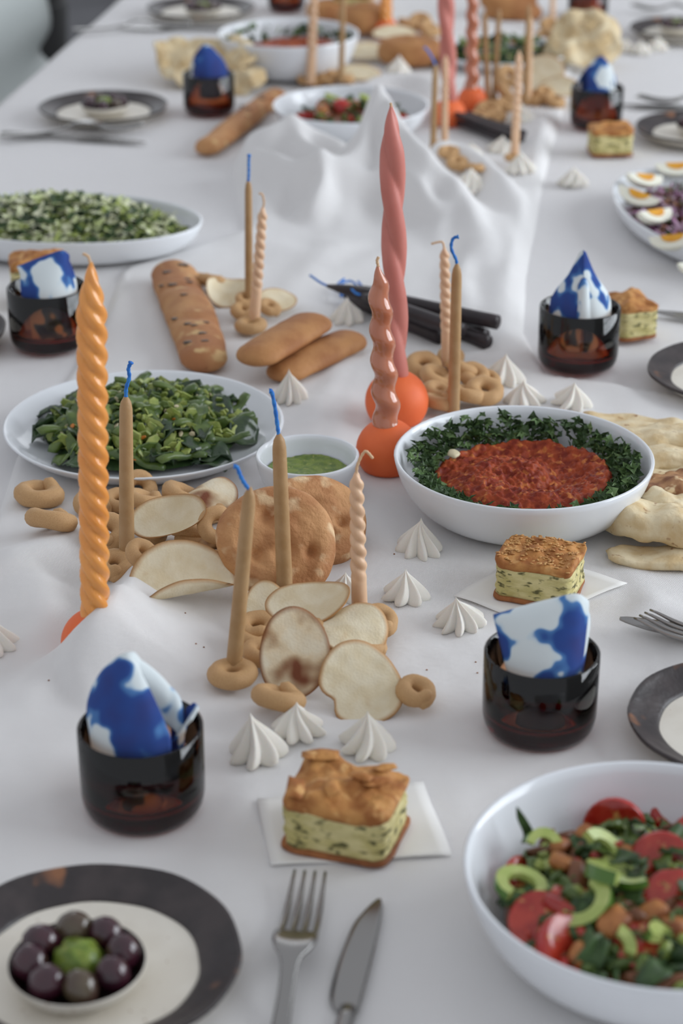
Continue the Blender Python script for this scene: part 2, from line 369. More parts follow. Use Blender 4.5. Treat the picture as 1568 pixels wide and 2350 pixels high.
ridges = [
    # the bunched heap behind the tall rose candle
    ([(868, 232, .110), (915, 275, .100), (960, 325, .085), (1005, 372, .066), (1042, 412, .05), (1078, 470, .034), (1108, 540, .02), (1130, 640, .008)], .030, .030, 1.6),
    ([(868, 232, .110), (845, 285, .090), (828, 330, .074), (790, 362, .062), (740, 372, .058)], .030, .036, 1.6),
    ([(555, 345, .025), (580, 305, .045), (625, 285, .058), (675, 275, .062), (730, 300, .05), (780, 322, .045)], .03, .024, 1.7),
    ([(575, 345, .040), (630, 352, .052), (690, 366, .058), (738, 376, .06), (742, 410, .050), (722, 450, .034), (695, 490, .014), (675, 520, .0)], .020, .022, 1.6),
    ([(738, 376, .058), (800, 392, .05), (850, 398, .046), (905, 392, .05), (960, 420, .046), (1000, 470, .03)], .020, .016, 1.8),
    ([(600, 345, .040), (640, 410, .03), (640, 470, .012)], .016, .016, 1.8),
    ([(1010, 320, .055), (1060, 330, .05), (1110, 360, .045), (1160, 410, .034), (1190, 460, .02), (1215, 540, .008)], .022, .03, 1.7),
    ([(1140, 500, .012), (1185, 580, .014), (1150, 680, .010), (1165, 770, .006)], .03, .03, 1.8),
    ([(1090, 560, .010), (1060, 640, .012), (1075, 700, .008)], .018, .02, 1.8),
    ([(655, 275, .052), (700, 318, .05), (760, 345, .05), (830, 345, .058)], .020, .018, 1.7),
    ([(905, 275, .085), (890, 330, .075), (880, 372, .055), (885, 400, .045)], .020, .014, 1.7),
    ([(975, 350, .06), (985, 400, .045), (970, 450, .03), (985, 500, .01)], .016, .016, 1.7),
    ([(560, 400, .012), (600, 440, .016), (610, 500, .008)], .02, .02, 1.7),
    ([(770, 400, .030), (800, 450, .022), (790, 500, .008)], .018, .02, 1.7),
    ([(1060, 440, .03), (1020, 500, .02), (1010, 560, .008)], .018, .02, 1.7),
    ([(1230, 470, .006), (1330, 500, .008), (1400, 530, .004)], .02, .02, 1.8),
    # round the holder of the orange candle
    ([(312, 1302, .020), (276, 1336, .042), (246, 1364, .053), (210, 1404, .050), (174, 1444, .038), (138, 1486, .021), (84, 1535, .011), (10, 1590, .005)], .045, .012, 1.25),
    ([(310, 1316, .014), (390, 1368, .007), (480, 1372, .006), (560, 1360, .002)], .035, .015, 1.7),
    ([(170, 1232, .014), (90, 1255, .022), (35, 1285, .022), (-30, 1330, .016)], .022, .045, 1.7),
    ([(45, 1290, .018), (92, 1330, .022), (108, 1392, .018), (85, 1450, .010), (30, 1500, .004)], .02, .05, 1.7),
    # folds running out from under the round dip bowl
    ([(1190, 1215, .004), (1270, 1238, .012), (1350, 1290, .013), (1440, 1350, .010), (1568, 1420, .008), (1640, 1470, .006)], .022, .035, 1.7),
    ([(1330, 1215, .004), (1380, 1290, .008), (1450, 1400, .006)], .02, .02, 1.8),
    ([(840, 1160, .002), (900, 1240, .004), (880, 1330, .002)], .04, .03, 1.8),
    ([(262, 1400, .030), (330, 1440, .022), (390, 1452, .014), (450, 1490, .003)], .018, .016, 1.6),
    ([(250, 1470, .016), (300, 1510, .012), (380, 1530, .004)], .016, .016, 1.6),
    ([(60, 1600, .008), (160, 1545, .010), (250, 1490, .012)], .014, .018, 1.6),
    ([(480, 1620, .003), (620, 1650, .005), (800, 1700, .004), (950, 1760, .002)], .03, .03, 1.8),
    ([(700, 1000, .004), (740, 930, .007), (780, 850, .008), (800, 790, .004)], .02, .02, 1.8),
    ([(770, 1010, .003), (790, 940, .006), (830, 860, .006)], .014, .014, 1.8),
    ([(620, 560, .004), (760, 600, .005), (900, 590, .005), (1010, 560, .004)], .03, .04, 1.8),
    ([(660, 700, .003), (700, 640, .006), (760, 560, .006)], .03, .03, 1.8),
    ([(250, 730, .003), (282, 640, .006), (320, 608, .006), (450, 566, .005), (560, 530, .004)], .012, .03, 1.7),
    ([(1230, 830, .002), (1330, 862, .004), (1568, 905, .005)], .012, .03, 1.8),
    ([(30, 1760, .003), (160, 1700, .006), (300, 1560, .004)], .04, .04, 1.8),
    # far end of the runner, puckered between the dishes
    ([(790, 250, .010), (850, 190, .03), (905, 172, .035), (975, 180, .035), (1000, 240, .02)], .04, .04, 1.7),
    ([(1230, 260, .01), (1265, 300, .014), (1255, 380, .01)], .03, .03, 1.8),
]
for pts, wl, wr, pw in ridges: HF += ridge(pts, wl, wr, pw) ** 3
HF = HF ** (1 / 3)
for _ in range(3):
    q_ = np.pad(HF, 1, mode='edge'); HF = (q_[:-2, 1:-1] + q_[2:, 1:-1] + q_[1:-1, :-2] + q_[1:-1, 2:] + 4 * q_[1:-1, 1:-1]) / 8
wr_ = np.array([[noise.noise(Vector((x * 7 + y * 3, y * 5 - x * 2, 3.3))) for x in RX[::4]] for y in RYv[::4]])
wr2 = np.array([[abs(noise.noise(Vector((x * 16 - y * 9, y * 7 + x * 5, 8.1)))) for x in RX[::4]] for y in RYv[::4]])
up = lambda a: np.repeat(np.repeat(a, 4, 0), 4, 1)
def resize(a):
    yi = np.clip(np.arange(len(RYv)) / 4, 0, a.shape[0] - 1.001); xi = np.clip(np.arange(len(RX)) / 4, 0, a.shape[1] - 1.001)
    y0 = yi.astype(int); x0 = xi.astype(int); fy = (yi - y0)[:, None]; fx = (xi - x0)[None, :]
    return (a[y0][:, x0] * (1 - fy) * (1 - fx) + a[y0 + 1][:, x0] * fy * (1 - fx) + a[y0][:, x0 + 1] * (1 - fy) * fx + a[y0 + 1][:, x0 + 1] * fy * fx)
sd = poly_sd(GX, GY, [tuple(P(a, b).xy) for a, b in RUN])
e = np.clip(sd / 0.006, -1, 1); edge = np.where(e > 0, e * (2 - e), e)
HR = np.where(edge > 0, 0.0022 * edge, 0.006 * edge) + (HF + 0.0026 * resize(wr_) + 0.0045 * resize(wr2)) * np.clip(sd / 0.02 + 0.2, 0, 1)
HR = np.where(sd > 0.004, np.maximum(HR, 0.0018), HR)
# the cloth is pressed flat under the dishes, glasses and pies: (px, py, height of that point, half width in pixels)
FLAT = [(1202, 1052, .052, 270), (1512, 2000, .058, 400), (706, 1051, .036, 105), (331, 974, .020, 330), (662, 77, .062, 150), (806, 244, .042, 160), (1150, 116, .020, 165), (140, 500, .034, 340),
        (200, 2196, .016, 355), (1713, 1655, .016, 275), (1692, 852, .016, 208), (331, 1851, 0, 150), (1236, 1668, 0, 140), (116, 790, 0, 98), (1325, 836, 0, 98), (658, 22, 0, 46), (1348, 44, 0, 50),
        (794, 1920, 0, 190), (1238, 1358, 0, 190), (1442, 766, 0, 75), (890, 1010, .03, 80), (911, 902, .03, 80), (1032, 244, .03, 44), (1084, 208, .03, 40), (888, 52, .03, 34)]
for px, py, h, w in FLAT:
    c_ = P(px, py, h); r_ = w * mpp(c_); d_ = np.hypot(GX - c_.x, GY - c_.y); k_ = np.clip((d_ - r_) / (0.25 * r_ + 0.012), 0, 1); k_ = k_ * k_ * (3 - 2 * k_)
    HR = np.where(sd > 0.004, HR * k_ + np.minimum(HR, 0.0022) * (1 - k_), HR)
nr, nc = GX.shape; keep = sd > -0.012
V = np.stack([GX, GY, HR + T], -1).reshape(-1, 3)
idx = np.full(nr * nc, -1); kk = np.nonzero(keep.reshape(-1))[0]; idx[kk] = np.arange(len(kk)); I = idx.reshape(nr, nc)
q = np.stack([I[:-1, :-1], I[:-1, 1:], I[1:, 1:], I[1:, :-1]], -1).reshape(-1, 4); q = q[(q >= 0).all(1)]
runner = tag(make('table_runner', V[kk].tolist(), q.tolist(), MAT['linen']), 'white linen runner rumpled into folds along the middle of the table', 'table runner')
def ch(x, y):
    """height of the cloth above the table top"""
    fx = (x - RX[0]) / 0.005; i = int(fx); j = int(np.searchsorted(RYv, y)) - 1
    if i < 0 or j < 0 or i >= nc - 1 or j >= nr - 1: return 0.0
    u = fx - i; v = (y - RYv[j]) / (RYv[j + 1] - RYv[j])
    z = HR[j, i] * (1 - u) * (1 - v) + HR[j, i + 1] * u * (1 - v) + HR[j + 1, i] * (1 - u) * v + HR[j + 1, i + 1] * u * v
    return max(0.0, float(z))
def PC(px, py, h=0.0, lift=0.0):
    """the point seen at a pixel when it lies h above the cloth"""
    z = h
    for _ in range(8):
        p = P(px, py, z); z = 0.5 * z + 0.5 * (h + ch(p.x, p.y))
    p = P(px, py, z); p.z += lift; return p

# ---------------------------------------------------------------- beyond the table's left edge
def white_chair():
    c = tab(0.99, -0.10, -T); root = tag(empty('shell_chair', c, (0, 0, math.atan2(-TN.x, TN.y))), 'white moulded shell chair pulled up to the far left table edge', 'chair')
    rows = []
    for (y, z, w, cup) in ((0.05, 0.43, 0.28, 0.01), (0.0, 0.44, 0.30, 0.02), (-0.06, 0.435, 0.32, 0.03), (-0.14, 0.44, 0.33, 0.04), (-0.21, 0.48, 0.335, 0.05), (-0.24, 0.60, 0.335, 0.06), (-0.27, 0.74, 0.325, 0.06), (-0.29, 0.86, 0.28, 0.04)):
        rows.append([(w * k, y + (cup * k * k if z > 0.5 else 0), z + (cup * k * k if z <= 0.5 else 0)) for k in (-1, -0.6, 0, 0.6, 1)])
    V, F = sheet(rows, 17, 33); thicken(make('shell', V, F, MAT['chair'], root), 0.012)
    for sx in (-1, 1):
        for sy in (-1, 1):
            V, F = tube([(sx * 0.14, sy * 0.08 - 0.09, 0.432), (sx * 0.22, sy * 0.13 - 0.10, 0.0)], [0.014, 0.010], 10); make('leg', V, F, MAT['wood'], root)
white_chair()
def planter():
    q = Vector((-0.885, 5.3, 0)); root = tag(empty('potted_plant', q), 'green leafy plant in a tall black planter standing behind the white chair', 'plant')
    V, F = lathe([(0, 0), (0.13, 0), (0.135, 0.02), (0.165, 0.46), (0.155, 0.46), (0.15, 0.43), (0, 0.43)], 32); make('planter', V, F, MAT['black'], root)
    rnd = random.Random(5)
    for i in range(26):
        a = rnd.uniform(0, 2 * PI); l = rnd.uniform(0.16, 0.3); tl = rnd.uniform(0.1, 0.3)
        base = Vector((0.05 * cos(a), 0.05 * sin(a), 0.43)); tip = base + Vector((cos(a) * tl, sin(a) * tl, l)); side = Vector((-sin(a), cos(a), 0)) * 0.03
        mid = (base + tip) / 2 + Vector((0, 0, 0.05))
        make('leaf', [base, mid + side, tip, mid - side, mid + Vector((0, 0, -0.008))], [(0, 4, 1), (1, 4, 2), (2, 4, 3), (3, 4, 0)], MAT['bean'], root)
planter()
# ---------------------------------------------------------------- crockery
def bowl_prof(Rr, H, rb, th=0.004, steep=0.86, foot=0.002):
    out = [(0, foot), (rb * 0.9, foot), (rb * 0.92, 0.0), (rb, 0.0)]
    n = 16; A = steep * PI / 2
    for k in range(1, n + 1):
        t = k / n * A; out.append((rb + (Rr - rb) * sin(t) / sin(A), H * (1 - cos(t)) / (1 - cos(A))))
    inn = [(Rr - th * 0.35, H + th * 0.25), (Rr - th * 0.8, H)]
    for k in range(n - 1, -1, -1):
        t = k / n * A; inn.append((max(0, rb - th * 0.3 + (Rr - rb - th * 0.7) * sin(t) / sin(A)), th + (H - th) * (1 - cos(t)) / (1 - cos(A))))
    return out + inn + [(0, th)]
def bowl_at(px, py, wpx, H, rbf, label, name='serving_bowl', steep=0.86, cat='bowl', n=72, group=None, outline=None, rotz=0):
    """px, py: centre of the rim in the photograph; wpx: its half width there"""
    p = P(px, py, H); Rr = wpx * mpp(p); z = T + (0.0030 if ch(p.x, p.y) > 0.001 else 0.0012)
    V, F = lathe(bowl_prof(Rr, H, Rr * rbf, steep=steep), n)
    o = tag(make(name, V, F, MAT['china'], loc=(p.x, p.y, z)), label, cat, group)
    if outline: o.scale = outline
    o.rotation_euler = (0, 0, rotz)
    return Vector((p.x, p.y, z)), Rr
def plate_dark(px, py, wpx, label, seed, olives=None, H=0.016, dish=None, group=None):
    """hand-made cream plate with a dark glazed rim, an olive dish standing on it"""
    p = P(px, py, H); Rr = wpx * mpp(p); z = T + (0.0030 if ch(p.x, p.y) > 0.001 else 0.0012); rnd = random.Random(seed)
    root = tag(empty('dinner_plate', (p.x, p.y, z)), label, 'plate', group)
    ph = [rnd.uniform(0, 6.28) for _ in range(4)]
    def ol(a): w = 1 + 0.012 * sin(2 * a + ph[0]) + 0.008 * sin(5 * a + ph[1]) + 0.004 * sin(11 * a + ph[2]); return (w * cos(a), w * sin(a))
    ri = Rr * 0.74
    V, F = lathe([(0, 0), (Rr * 0.72, 0), (Rr * 0.80, 0.002), (Rr * 0.96, H - 0.005), (Rr * 0.995, H - 0.003), (Rr * 0.96, H - 0.005), (ri * 1.1, 0.0052), (ri, 0.0052), (ri * 0.9, 0.0052), (0, 0.005)], 72, ol)
    make('plate_body', V, F, MAT['plate_cream'], root)
    def ol2(a): w = 1 + 0.012 * sin(2 * a + ph[0]) + 0.008 * sin(5 * a + ph[1]) + 0.004 * sin(11 * a + ph[2]); return (w * cos(a), w * sin(a))
    V, F = lathe([(Rr * 1.0, H - 0.0022), (Rr * 1.006, H - 0.0005), (Rr * 0.997, H + 0.0006), (Rr * 0.975, H), (Rr * 0.95, H - 0.0017), (Rr * 0.85, H - 0.0055), (ri * 1.02, 0.0074), (ri * 0.985, 0.0058), (ri * 0.98, 0.004)], 72, ol2,
                 disp=lambda v: v + Vector((v.x, v.y, 0)) * (0.012 * nz(v, 45, seed) if v.xy.length < ri * 1.03 else 0))
    make('rim_glaze', V, F, MAT['plate_dark'], root)
    if dish:
        dx, dy, dw = dish
        dp = P(dx, dy, 0.03) if True else None; Rd = dw * mpp(dp); olive_dish(Vector((dp.x, dp.y, z + 0.0055)), Rd, olives[0], olives[1], seed)
    return root
def olive_dish(c, Rd, where, n, seed):
    Hd = Rd * 0.42
    root = tag(empty('olive_dish', c), 'small dark glazed dish of olives on ' + where, 'dish')
    V, F = lathe([(0, 0), (Rd * 0.62, 0), (Rd * 0.9, Hd * 0.5), (Rd, Hd), (Rd * 0.985, Hd + 0.0004)], 44); make('dish_body', V, F, MAT['plate_cream'], root)
    V, F = lathe([(Rd * 0.985, Hd + 0.0004), (Rd * 0.95, Hd), (Rd * 0.84, Hd * 0.5), (Rd * 0.55, 0.003), (0, 0.0025)], 44); make('dish_glaze', V, F, MAT['dish_dark'], root)
    rnd = random.Random(seed + 7); ro = Rd * 0.27
    for k in range(n):
        a = 2 * PI * k / n + 0.2; m = MAT['olive_green'] if k % 4 == 2 else MAT['olive']
        V, F = lathe([(0, -1.15), (0.42, -1.02), (0.78, -0.66), (0.97, -0.2), (1, 0.15), (0.86, 0.6), (0.55, 0.95), (0.2, 1.12), (0, 1.14)], 18)
        V = [(x * ro, y * ro, zz * ro) for x, y, zz in V]
        g = 'green-brown' if k % 4 == 2 else 'dark purple'
        o = make('olive', V, F, m, loc=c + Vector((Rd * 0.66 * cos(a), Rd * 0.66 * sin(a), Hd * 0.5 + ro * 0.95)), rot=(rnd.uniform(0.2, 0.9), rnd.uniform(-0.4, 0.4), rnd.uniform(0, 6)), scl=rnd.uniform(0.92, 1.06))
        tag(o, g + ' olive in the dish on ' + where, 'olive', 'olives in the dish on ' + where)
    V, F = lathe([(0, 0), (1, 0.02), (1.02, 0.25), (0.8, 0.62), (0.4, 0.85), (0, 0.9)], 26, disp=lambda v: Vector(v) * (1 + 0.22 * nz(v, 2.6, seed)))
    o = make('herb_sauce_dollop', [(x * Rd * 0.36, y * Rd * 0.36, zz * Rd * 0.40) for x, y, zz in V], F, MAT['pesto'], loc=c + Vector((0, 0, Hd * 0.6 + 0.004)))
    tag(o, 'green herb sauce amid the olives on ' + where, 'sauce')

# front plate, right-hand plates, far plates
plate_dark(200, 2196, 350, 'cream plate with dark glazed rim carrying the largest olive dish, left of the fork', 3, ('the plate beside the front fork', 8), dish=(176, 2190, 160))
plate_dark(1713, 1655, 268, 'cream plate with worn dark rim between the fork and the tomato salad bowl', 11)
plate_dark(1692, 852, 202, 'cream plate with dark rim beside the small pie behind a glass', 12)
plate_dark(-180, 757, 190, 'dark-rimmed plate at the edge of the table by the blue rolled napkin', 13)
plate_dark(238, 243, 146, 'cream plate with dark rim behind the crossed knife and fork', 14, ('the plate behind the crossed cutlery', 7), dish=(240, 226, 56))
plate_dark(461, 16, 124, 'cream plate with dark rim at the far end before the dip bowl', 15, ('the far plate by the table edge', 7), dish=(466, 6, 43))
plate_dark(1604, 292, 142, 'cream plate with dark rim next to the pie square without paper', 16, ('the plate past the lone pie square', 7), dish=(1606, 272, 52))
plate_dark(1560, 64, 112, 'cream plate with dark rim beyond the three meringues in a row', 17, ('the plate beyond the row of meringues', 7), dish=(1556, 44, 42))

# ---------------------------------------------------------------- amber glasses and their napkins
def glass(px, py, wpx, label, Hf=0.76):
    """px, py: centre of the foot on the cloth"""
    p = PC(px, py); Rg = wpx * mpp(p); H = 2 * Rg * Hf; z = T + (0.0030 if p.z > T + 0.001 else 0.0012)
    prof = [(0, 0.0008), (Rg * 0.84, 0.0008), (Rg * 0.92, 0.002), (Rg * 0.975, 0.007), (Rg, 0.014), (Rg, H - 0.001), (Rg - 0.0012, H), (Rg - 0.0024, H - 0.001), (Rg - 0.0032, 0.020), (Rg - 0.006, 0.0135), (Rg - 0.012, 0.011), (0, 0.010)]
    V, F = lathe(prof, 64)
    o = tag(make('amber_tumbler', V, F, MAT['glass'], loc=(p.x, p.y, z)), label, 'glass')
    return Vector((p.x, p.y, z)), Rg, H
def napkin(c, Rg, H, kind, label, rot=0.0, s=1.0):
    root = tag(empty('cloth_napkin', c, (0, 0, rot)), label, 'napkin')
    r = Rg - 0.006
    def sh(rows, nm='fold', t=0.0016):
        V, F = sheet([[(x * r * s if zz > 1 else x * r, y * r, zz * H if zz <= 1 else H + (zz - 1) * H * s) for x, y, zz in row] for row in rows], 29, 41)
        thicken(make(nm, V, F, MAT['dye'], root), t)
    if kind == 'pouch':
        sh([[(-.55, -.62, .2), (-.25, -.80, .2), (.1, -.84, .2), (.4, -.74, .2), (.6, -.58, .2)],
            [(-.66, -.66, .62), (-.3, -.86, .60), (.1, -.90, .60), (.45, -.80, .60), (.68, -.58, .62)],
            [(-.78, -.52, .98), (-.35, -.82, .97), (.1, -.90, .97), (.5, -.76, .98), (.76, -.44, 1.0)],
            [(-.95, -.32, 1.34), (-.45, -.58, 1.34), (.1, -.68, 1.38), (.55, -.58, 1.44), (.82, -.30, 1.42)],
            [(-1.02, -.16, 1.47), (-.5, -.30, 1.54), (.1, -.36, 1.64), (.6, -.30, 1.72), (.86, -.10, 1.62)],
            [(-.98, .02, 1.42), (-.5, .02, 1.53), (.1, .02, 1.63), (.6, .04, 1.68), (.84, .14, 1.56)],
            [(-.84, .22, 1.2), (-.45, .34, 1.25), (.1, .40, 1.3), (.5, .40, 1.3), (.78, .36, 1.2)],
            [(-.68, .42, .8), (-.35, .60, .8), (.1, .68, .8), (.45, .62, .8), (.66, .46, .8)]])
        sh([[(.50, -.62, .4), (.72, -.36, .4), (.76, .0, .4), (.66, .36, .4), (.4, .62, .4)],
            [(.56, -.60, 1.0), (.80, -.34, 1.0), (.84, .02, 1.0), (.74, .38, 1.0), (.45, .64, 1.0)],
            [(.62, -.50, 1.32), (.86, -.22, 1.38), (.90, .06, 1.42), (.76, .34, 1.36), (.45, .54, 1.24)],
            [(.54, -.28, 1.52), (.72, -.12, 1.55), (.76, .06, 1.55), (.6, .22, 1.5), (.4, .32, 1.40)]], 'side_fold')
    elif kind == 'peak':
        sh([[(-.50, .60, .2), (-.80, .12, .2), (-.70, -.42, .2), (-.28, -.78, .2), (.22, -.80, .2), (.50, -.62, .2)],
            [(-.56, .60, .9), (-.90, .12, .9), (-.80, -.44, .92), (-.30, -.86, .94), (.26, -.88, .96), (.62, -.66, .98)],
            [(-.52, .52, 1.24), (-.92, .10, 1.26), (-.82, -.40, 1.24), (-.34, -.80, 1.22), (.20, -.78, 1.24), (.54, -.62, 1.20)],
            [(-.36, .46, 1.50), (-.74, .10, 1.53), (-.64, -.34, 1.52), (-.26, -.60, 1.49), (.14, -.58, 1.48), (.38, -.48, 1.40)],
            [(-.20, .38, 1.70), (-.46, .10, 1.73), (-.42, -.22, 1.72), (-.18, -.38, 1.70), (.06, -.36, 1.66), (.20, -.32, 1.58)],
            [(-.08, .28, 1.77), (-.16, .08, 1.82), (-.14, -.10, 1.82), (-.05, -.20, 1.79), (.03, -.22, 1.74), (.08, -.22, 1.68)],
            [(.04, .22, 1.70), (.04, .06, 1.73), (.04, -.06, 1.72), (.06, -.12, 1.69), (.08, -.15, 1.66), (.10, -.17, 1.62)]])
        sh([[(-.20, .46, 1.30), (-.16, .36, 1.62), (-.12, .24, 1.76), (-.06, .08, 1.70), (-.04, .0, 1.50)],
            [(.10, .56, 1.16), (.16, .46, 1.46), (.22, .30, 1.58), (.24, .12, 1.46), (.20, .02, 1.20)],
            [(.36, .60, 1.02), (.44, .48, 1.26), (.52, .30, 1.38), (.54, .10, 1.26), (.48, .0, 1.02)],
            [(.52, .54, .90), (.66, .42, 1.06), (.76, .22, 1.16), (.78, .02, 1.06), (.70, -.10, .90)],
            [(.52, .50, .5), (.64, .40, .5), (.74, .2, .5), (.76, .0, .5), (.68, -.12, .5)]], 'back_fold')
        sh([[(.60, -.20, .86), (.80, .04, .88), (.80, .36, .88)], [(.78, -.24, 1.02), (.90, .04, 1.06), (.84, .40, 1.04)], [(.98, -.22, 1.14), (1.08, .02, 1.20), (1.0, .26, 1.18)]], 'corner')
    elif kind == 'tent':
        for sg in (-1, 1):
            sh([[(sg * .05, -.84, .34), (sg * .34, -.78, .34), (sg * .62, -.5, .36), (sg * .82, 0, .4), (sg * .6, .5, .4)],
                [(sg * .04, -.86, .95), (sg * .38, -.80, .96), (sg * .68, -.5, .98), (sg * .86, 0, 1.0), (sg * .62, .5, 1.0)],
                [(sg * .02, -.62, 1.34), (sg * .30, -.60, 1.3), (sg * .56, -.40, 1.26), (sg * .72, .02, 1.24), (sg * .52, .42, 1.2)],
                [(sg * .0, -.28, 1.62), (sg * .16, -.24, 1.58), (sg * .30, -.12, 1.54), (sg * .38, .08, 1.5), (sg * .28, .28, 1.46)],
                [(sg * .0, .06, 1.92), (sg * .04, .06, 1.90), (sg * .07, .08, 1.88), (sg * .08, .1, 1.86), (sg * .06, .12, 1.84)]], 'half_fold')
        sh([[(-.20, -.88, .9), (-.1, -.93, .9), (.05, -.93, .9), (.2, -.88, .9)], [(-.15, -.76, 1.2), (-.07, -.84, 1.22), (.05, -.84, 1.22), (.15, -.76, 1.2)],
            [(-.16, -.58, 1.42), (-.07, -.66, 1.48), (.05, -.66, 1.48), (.13, -.58, 1.42)], [(-.1, -.4, 1.46), (-.04, -.46, 1.54), (.04, -.46, 1.54), (.1, -.4, 1.46)]], 'loop')
    else:
        sh([[(-.6, -.5, .4), (-.2, -.8, .4), (.3, -.78, .4), (.65, -.5, .4)],
            [(-.74, -.48, 1.0), (-.24, -.86, .98), (.34, -.84, .98), (.76, -.48, 1.0)],
            [(-.70, -.30, 1.35), (-.26, -.52, 1.48), (.30, -.54, 1.34), (.72, -.30, 1.22)],
            [(-.40, -.02, 1.58), (-.14, -.10, 1.72), (.22, -.14, 1.60), (.56, -.05, 1.40)],
            [(-.56, .34, 1.38), (-.18, .40, 1.52), (.24, .36, 1.44), (.66, .3, 1.24)],
            [(-.66, .5, .9), (-.2, .74, .9), (.3, .72, .9), (.7, .46, .9)]])
        sh([[(-.78, -.2, .7), (-.7, .2, .7), (-.4, .6, .7)], [(-.84, -.2, 1.12), (-.74, .22, 1.16), (-.42, .58, 1.1)], [(-.58, -.16, 1.42), (-.5, .16, 1.46), (-.3, .36, 1.38)]], 'side_fold')
for (px, py, w, lab, kind, nlab, rot, s) in (
    (331, 1851, 142, 'dark amber glass tumbler behind the olive plate', 'peak', 'blue and white dyed napkin rolled up in the glass behind the olive plate', 0.0, 1.0),
    (1236, 1668, 131, 'dark amber glass tumbler beside the square of sesame pie', 'pouch', 'blue and white dyed napkin folded broad in the glass by the sesame pie', 0.0, 1.0),
    (116, 790, 91, 'amber glass tumbler behind the tall orange candle', 'pouch', 'blue and white napkin rolled open at its end in the glass behind the orange candle', 0.25, 0.8),
    (1325, 836, 92, 'amber glass tumbler in front of the small pie piece', 'tent', 'blue and white napkin folded to a pointed tent in the glass before the small pie', 0.0, 1.0),
    (481, 258, 59, 'amber glass tumbler beside the heap of flatbread', 'bundle', 'blue and white napkin bundled in the glass beside the heap of flatbread', 0.4, 1.0),
    (1367, 290, 60, 'amber glass tumbler behind the pie square without paper', 'bundle', 'blue and white napkin with a raised corner in the glass behind the lone pie square', 3.4, 1.0),
    (658, 22, 43, 'amber glass tumbler behind the far dip bowl', 'bundle', 'blue and white napkin in the glass behind the far dip bowl', 1.0, 0.7),
    (1348, 44, 46, 'amber glass tumbler behind the large pale flatbread', 'bundle', 'blue and white napkin in the glass behind the large pale flatbread', 2.0, 0.7)):
    c, Rg, H = glass(px, py, w, lab); napkin(c + Vector((0, 0, 0.0085 * 0)), Rg, H, kind, nlab, rot, s)

# ---------------------------------------------------------------- bowls, plates, platters
DIP, DIPR = bowl_at(1202, 1052, 298, 0.052, 0.56, 'large white bowl of red pepper dip ringed with parsley beside the orange candle holders')
SAL, SALR = bowl_at(1512, 2000, 449, 0.058, 0.52, 'large white bowl of tomato and cucumber salad in front of the plate with worn rim')
SAU, SAUR = bowl_at(706, 1051, 119, 0.036, 0.50, 'small white bowl of green herb sauce behind the round seeded bread', steep=0.95)
GRN, GRNR = bowl_at(331, 974, 321, 0.020, 0.66, 'large white plate heaped with green beans and dark greens', 'serving_plate', steep=0.6, cat='plate')
DIP2, DIP2R = bowl_at(662, 77, 162, 0.062, 0.60, 'white bowl of red dip standing behind the heap of torn flatbread')
SAL2, SAL2R = bowl_at(806, 244, 180, 0.042, 0.55, 'white bowl of tomato salad half hidden by the heaped linen')
GRN2, GRN2R = bowl_at(1150, 116, 160, 0.020, 0.66, 'white plate of dark greens behind the far candles', 'serving_plate', steep=0.6, cat='plate')
CAB, CABR = bowl_at(140, 500, 330, 0.034, 0.74, 'long white oval platter of shredded cabbage and herb salad', 'oval_platter', steep=0.9, cat='platter', outline=(1, 0.60, 1), rotz=R(-9))
EGG, EGGR = bowl_at(1642, 492, 204, 0.030, 0.74, 'white oval platter of egg and red onion salad', 'oval_platter', steep=0.9, cat='platter', outline=(1, 1.9, 1), rotz=R(14))
# ---------------------------------------------------------------- food in the bowls
def polar(Rr, nr, na, hf):
    V = [(0, 0, hf(0, 0))]; F = []
    for k in range(1, nr + 1):
        r = Rr * k / nr
        for i in range(na):
            a = 2 * PI * i / na; V.append((r * cos(a), r * sin(a), hf(r * cos(a), r * sin(a))))
    for i in range(na): F.append((0, 1 + i, 1 + (i + 1) % na))
    for k in range(nr - 1):
        for i in range(na):
            j = (i + 1) % na; a = 1 + k * na; F.append((a + i, a + na + i, a + na + j, a + j))
    return V, F
def leaf_bits(rnd, pts, size, mats, flat=0.5):
    """lobed little leaves at pts; returns V, F, material indices"""
    V, F, mi = [], [], []
    for p in pts:
        m = Euler((rnd.gauss(0, flat), rnd.gauss(0, flat), rnd.uniform(0, 6.28))).to_matrix(); s = size * rnd.uniform(0.6, 1.3); k = len(V)
        sh = [(0, -0.5, 0), (0.28, -0.1, 0.1), (0.55, 0.15, 0.02), (0.2, 0.2, 0.12), (0.12, 0.62, 0.0), (-0.12, 0.3, 0.12), (-0.5, 0.2, 0.0), (-0.25, -0.1, 0.1), (0, 0, -0.04)]
        for x, y, z in sh: V.append(Vector(p) + m @ (Vector((x, y, z)) * s))
        for i in range(8): F.append((k + 8, k + i, k + (i + 1) % 8))
        mi += [rnd.randrange(len(mats))] * 8
    return V, F, mi
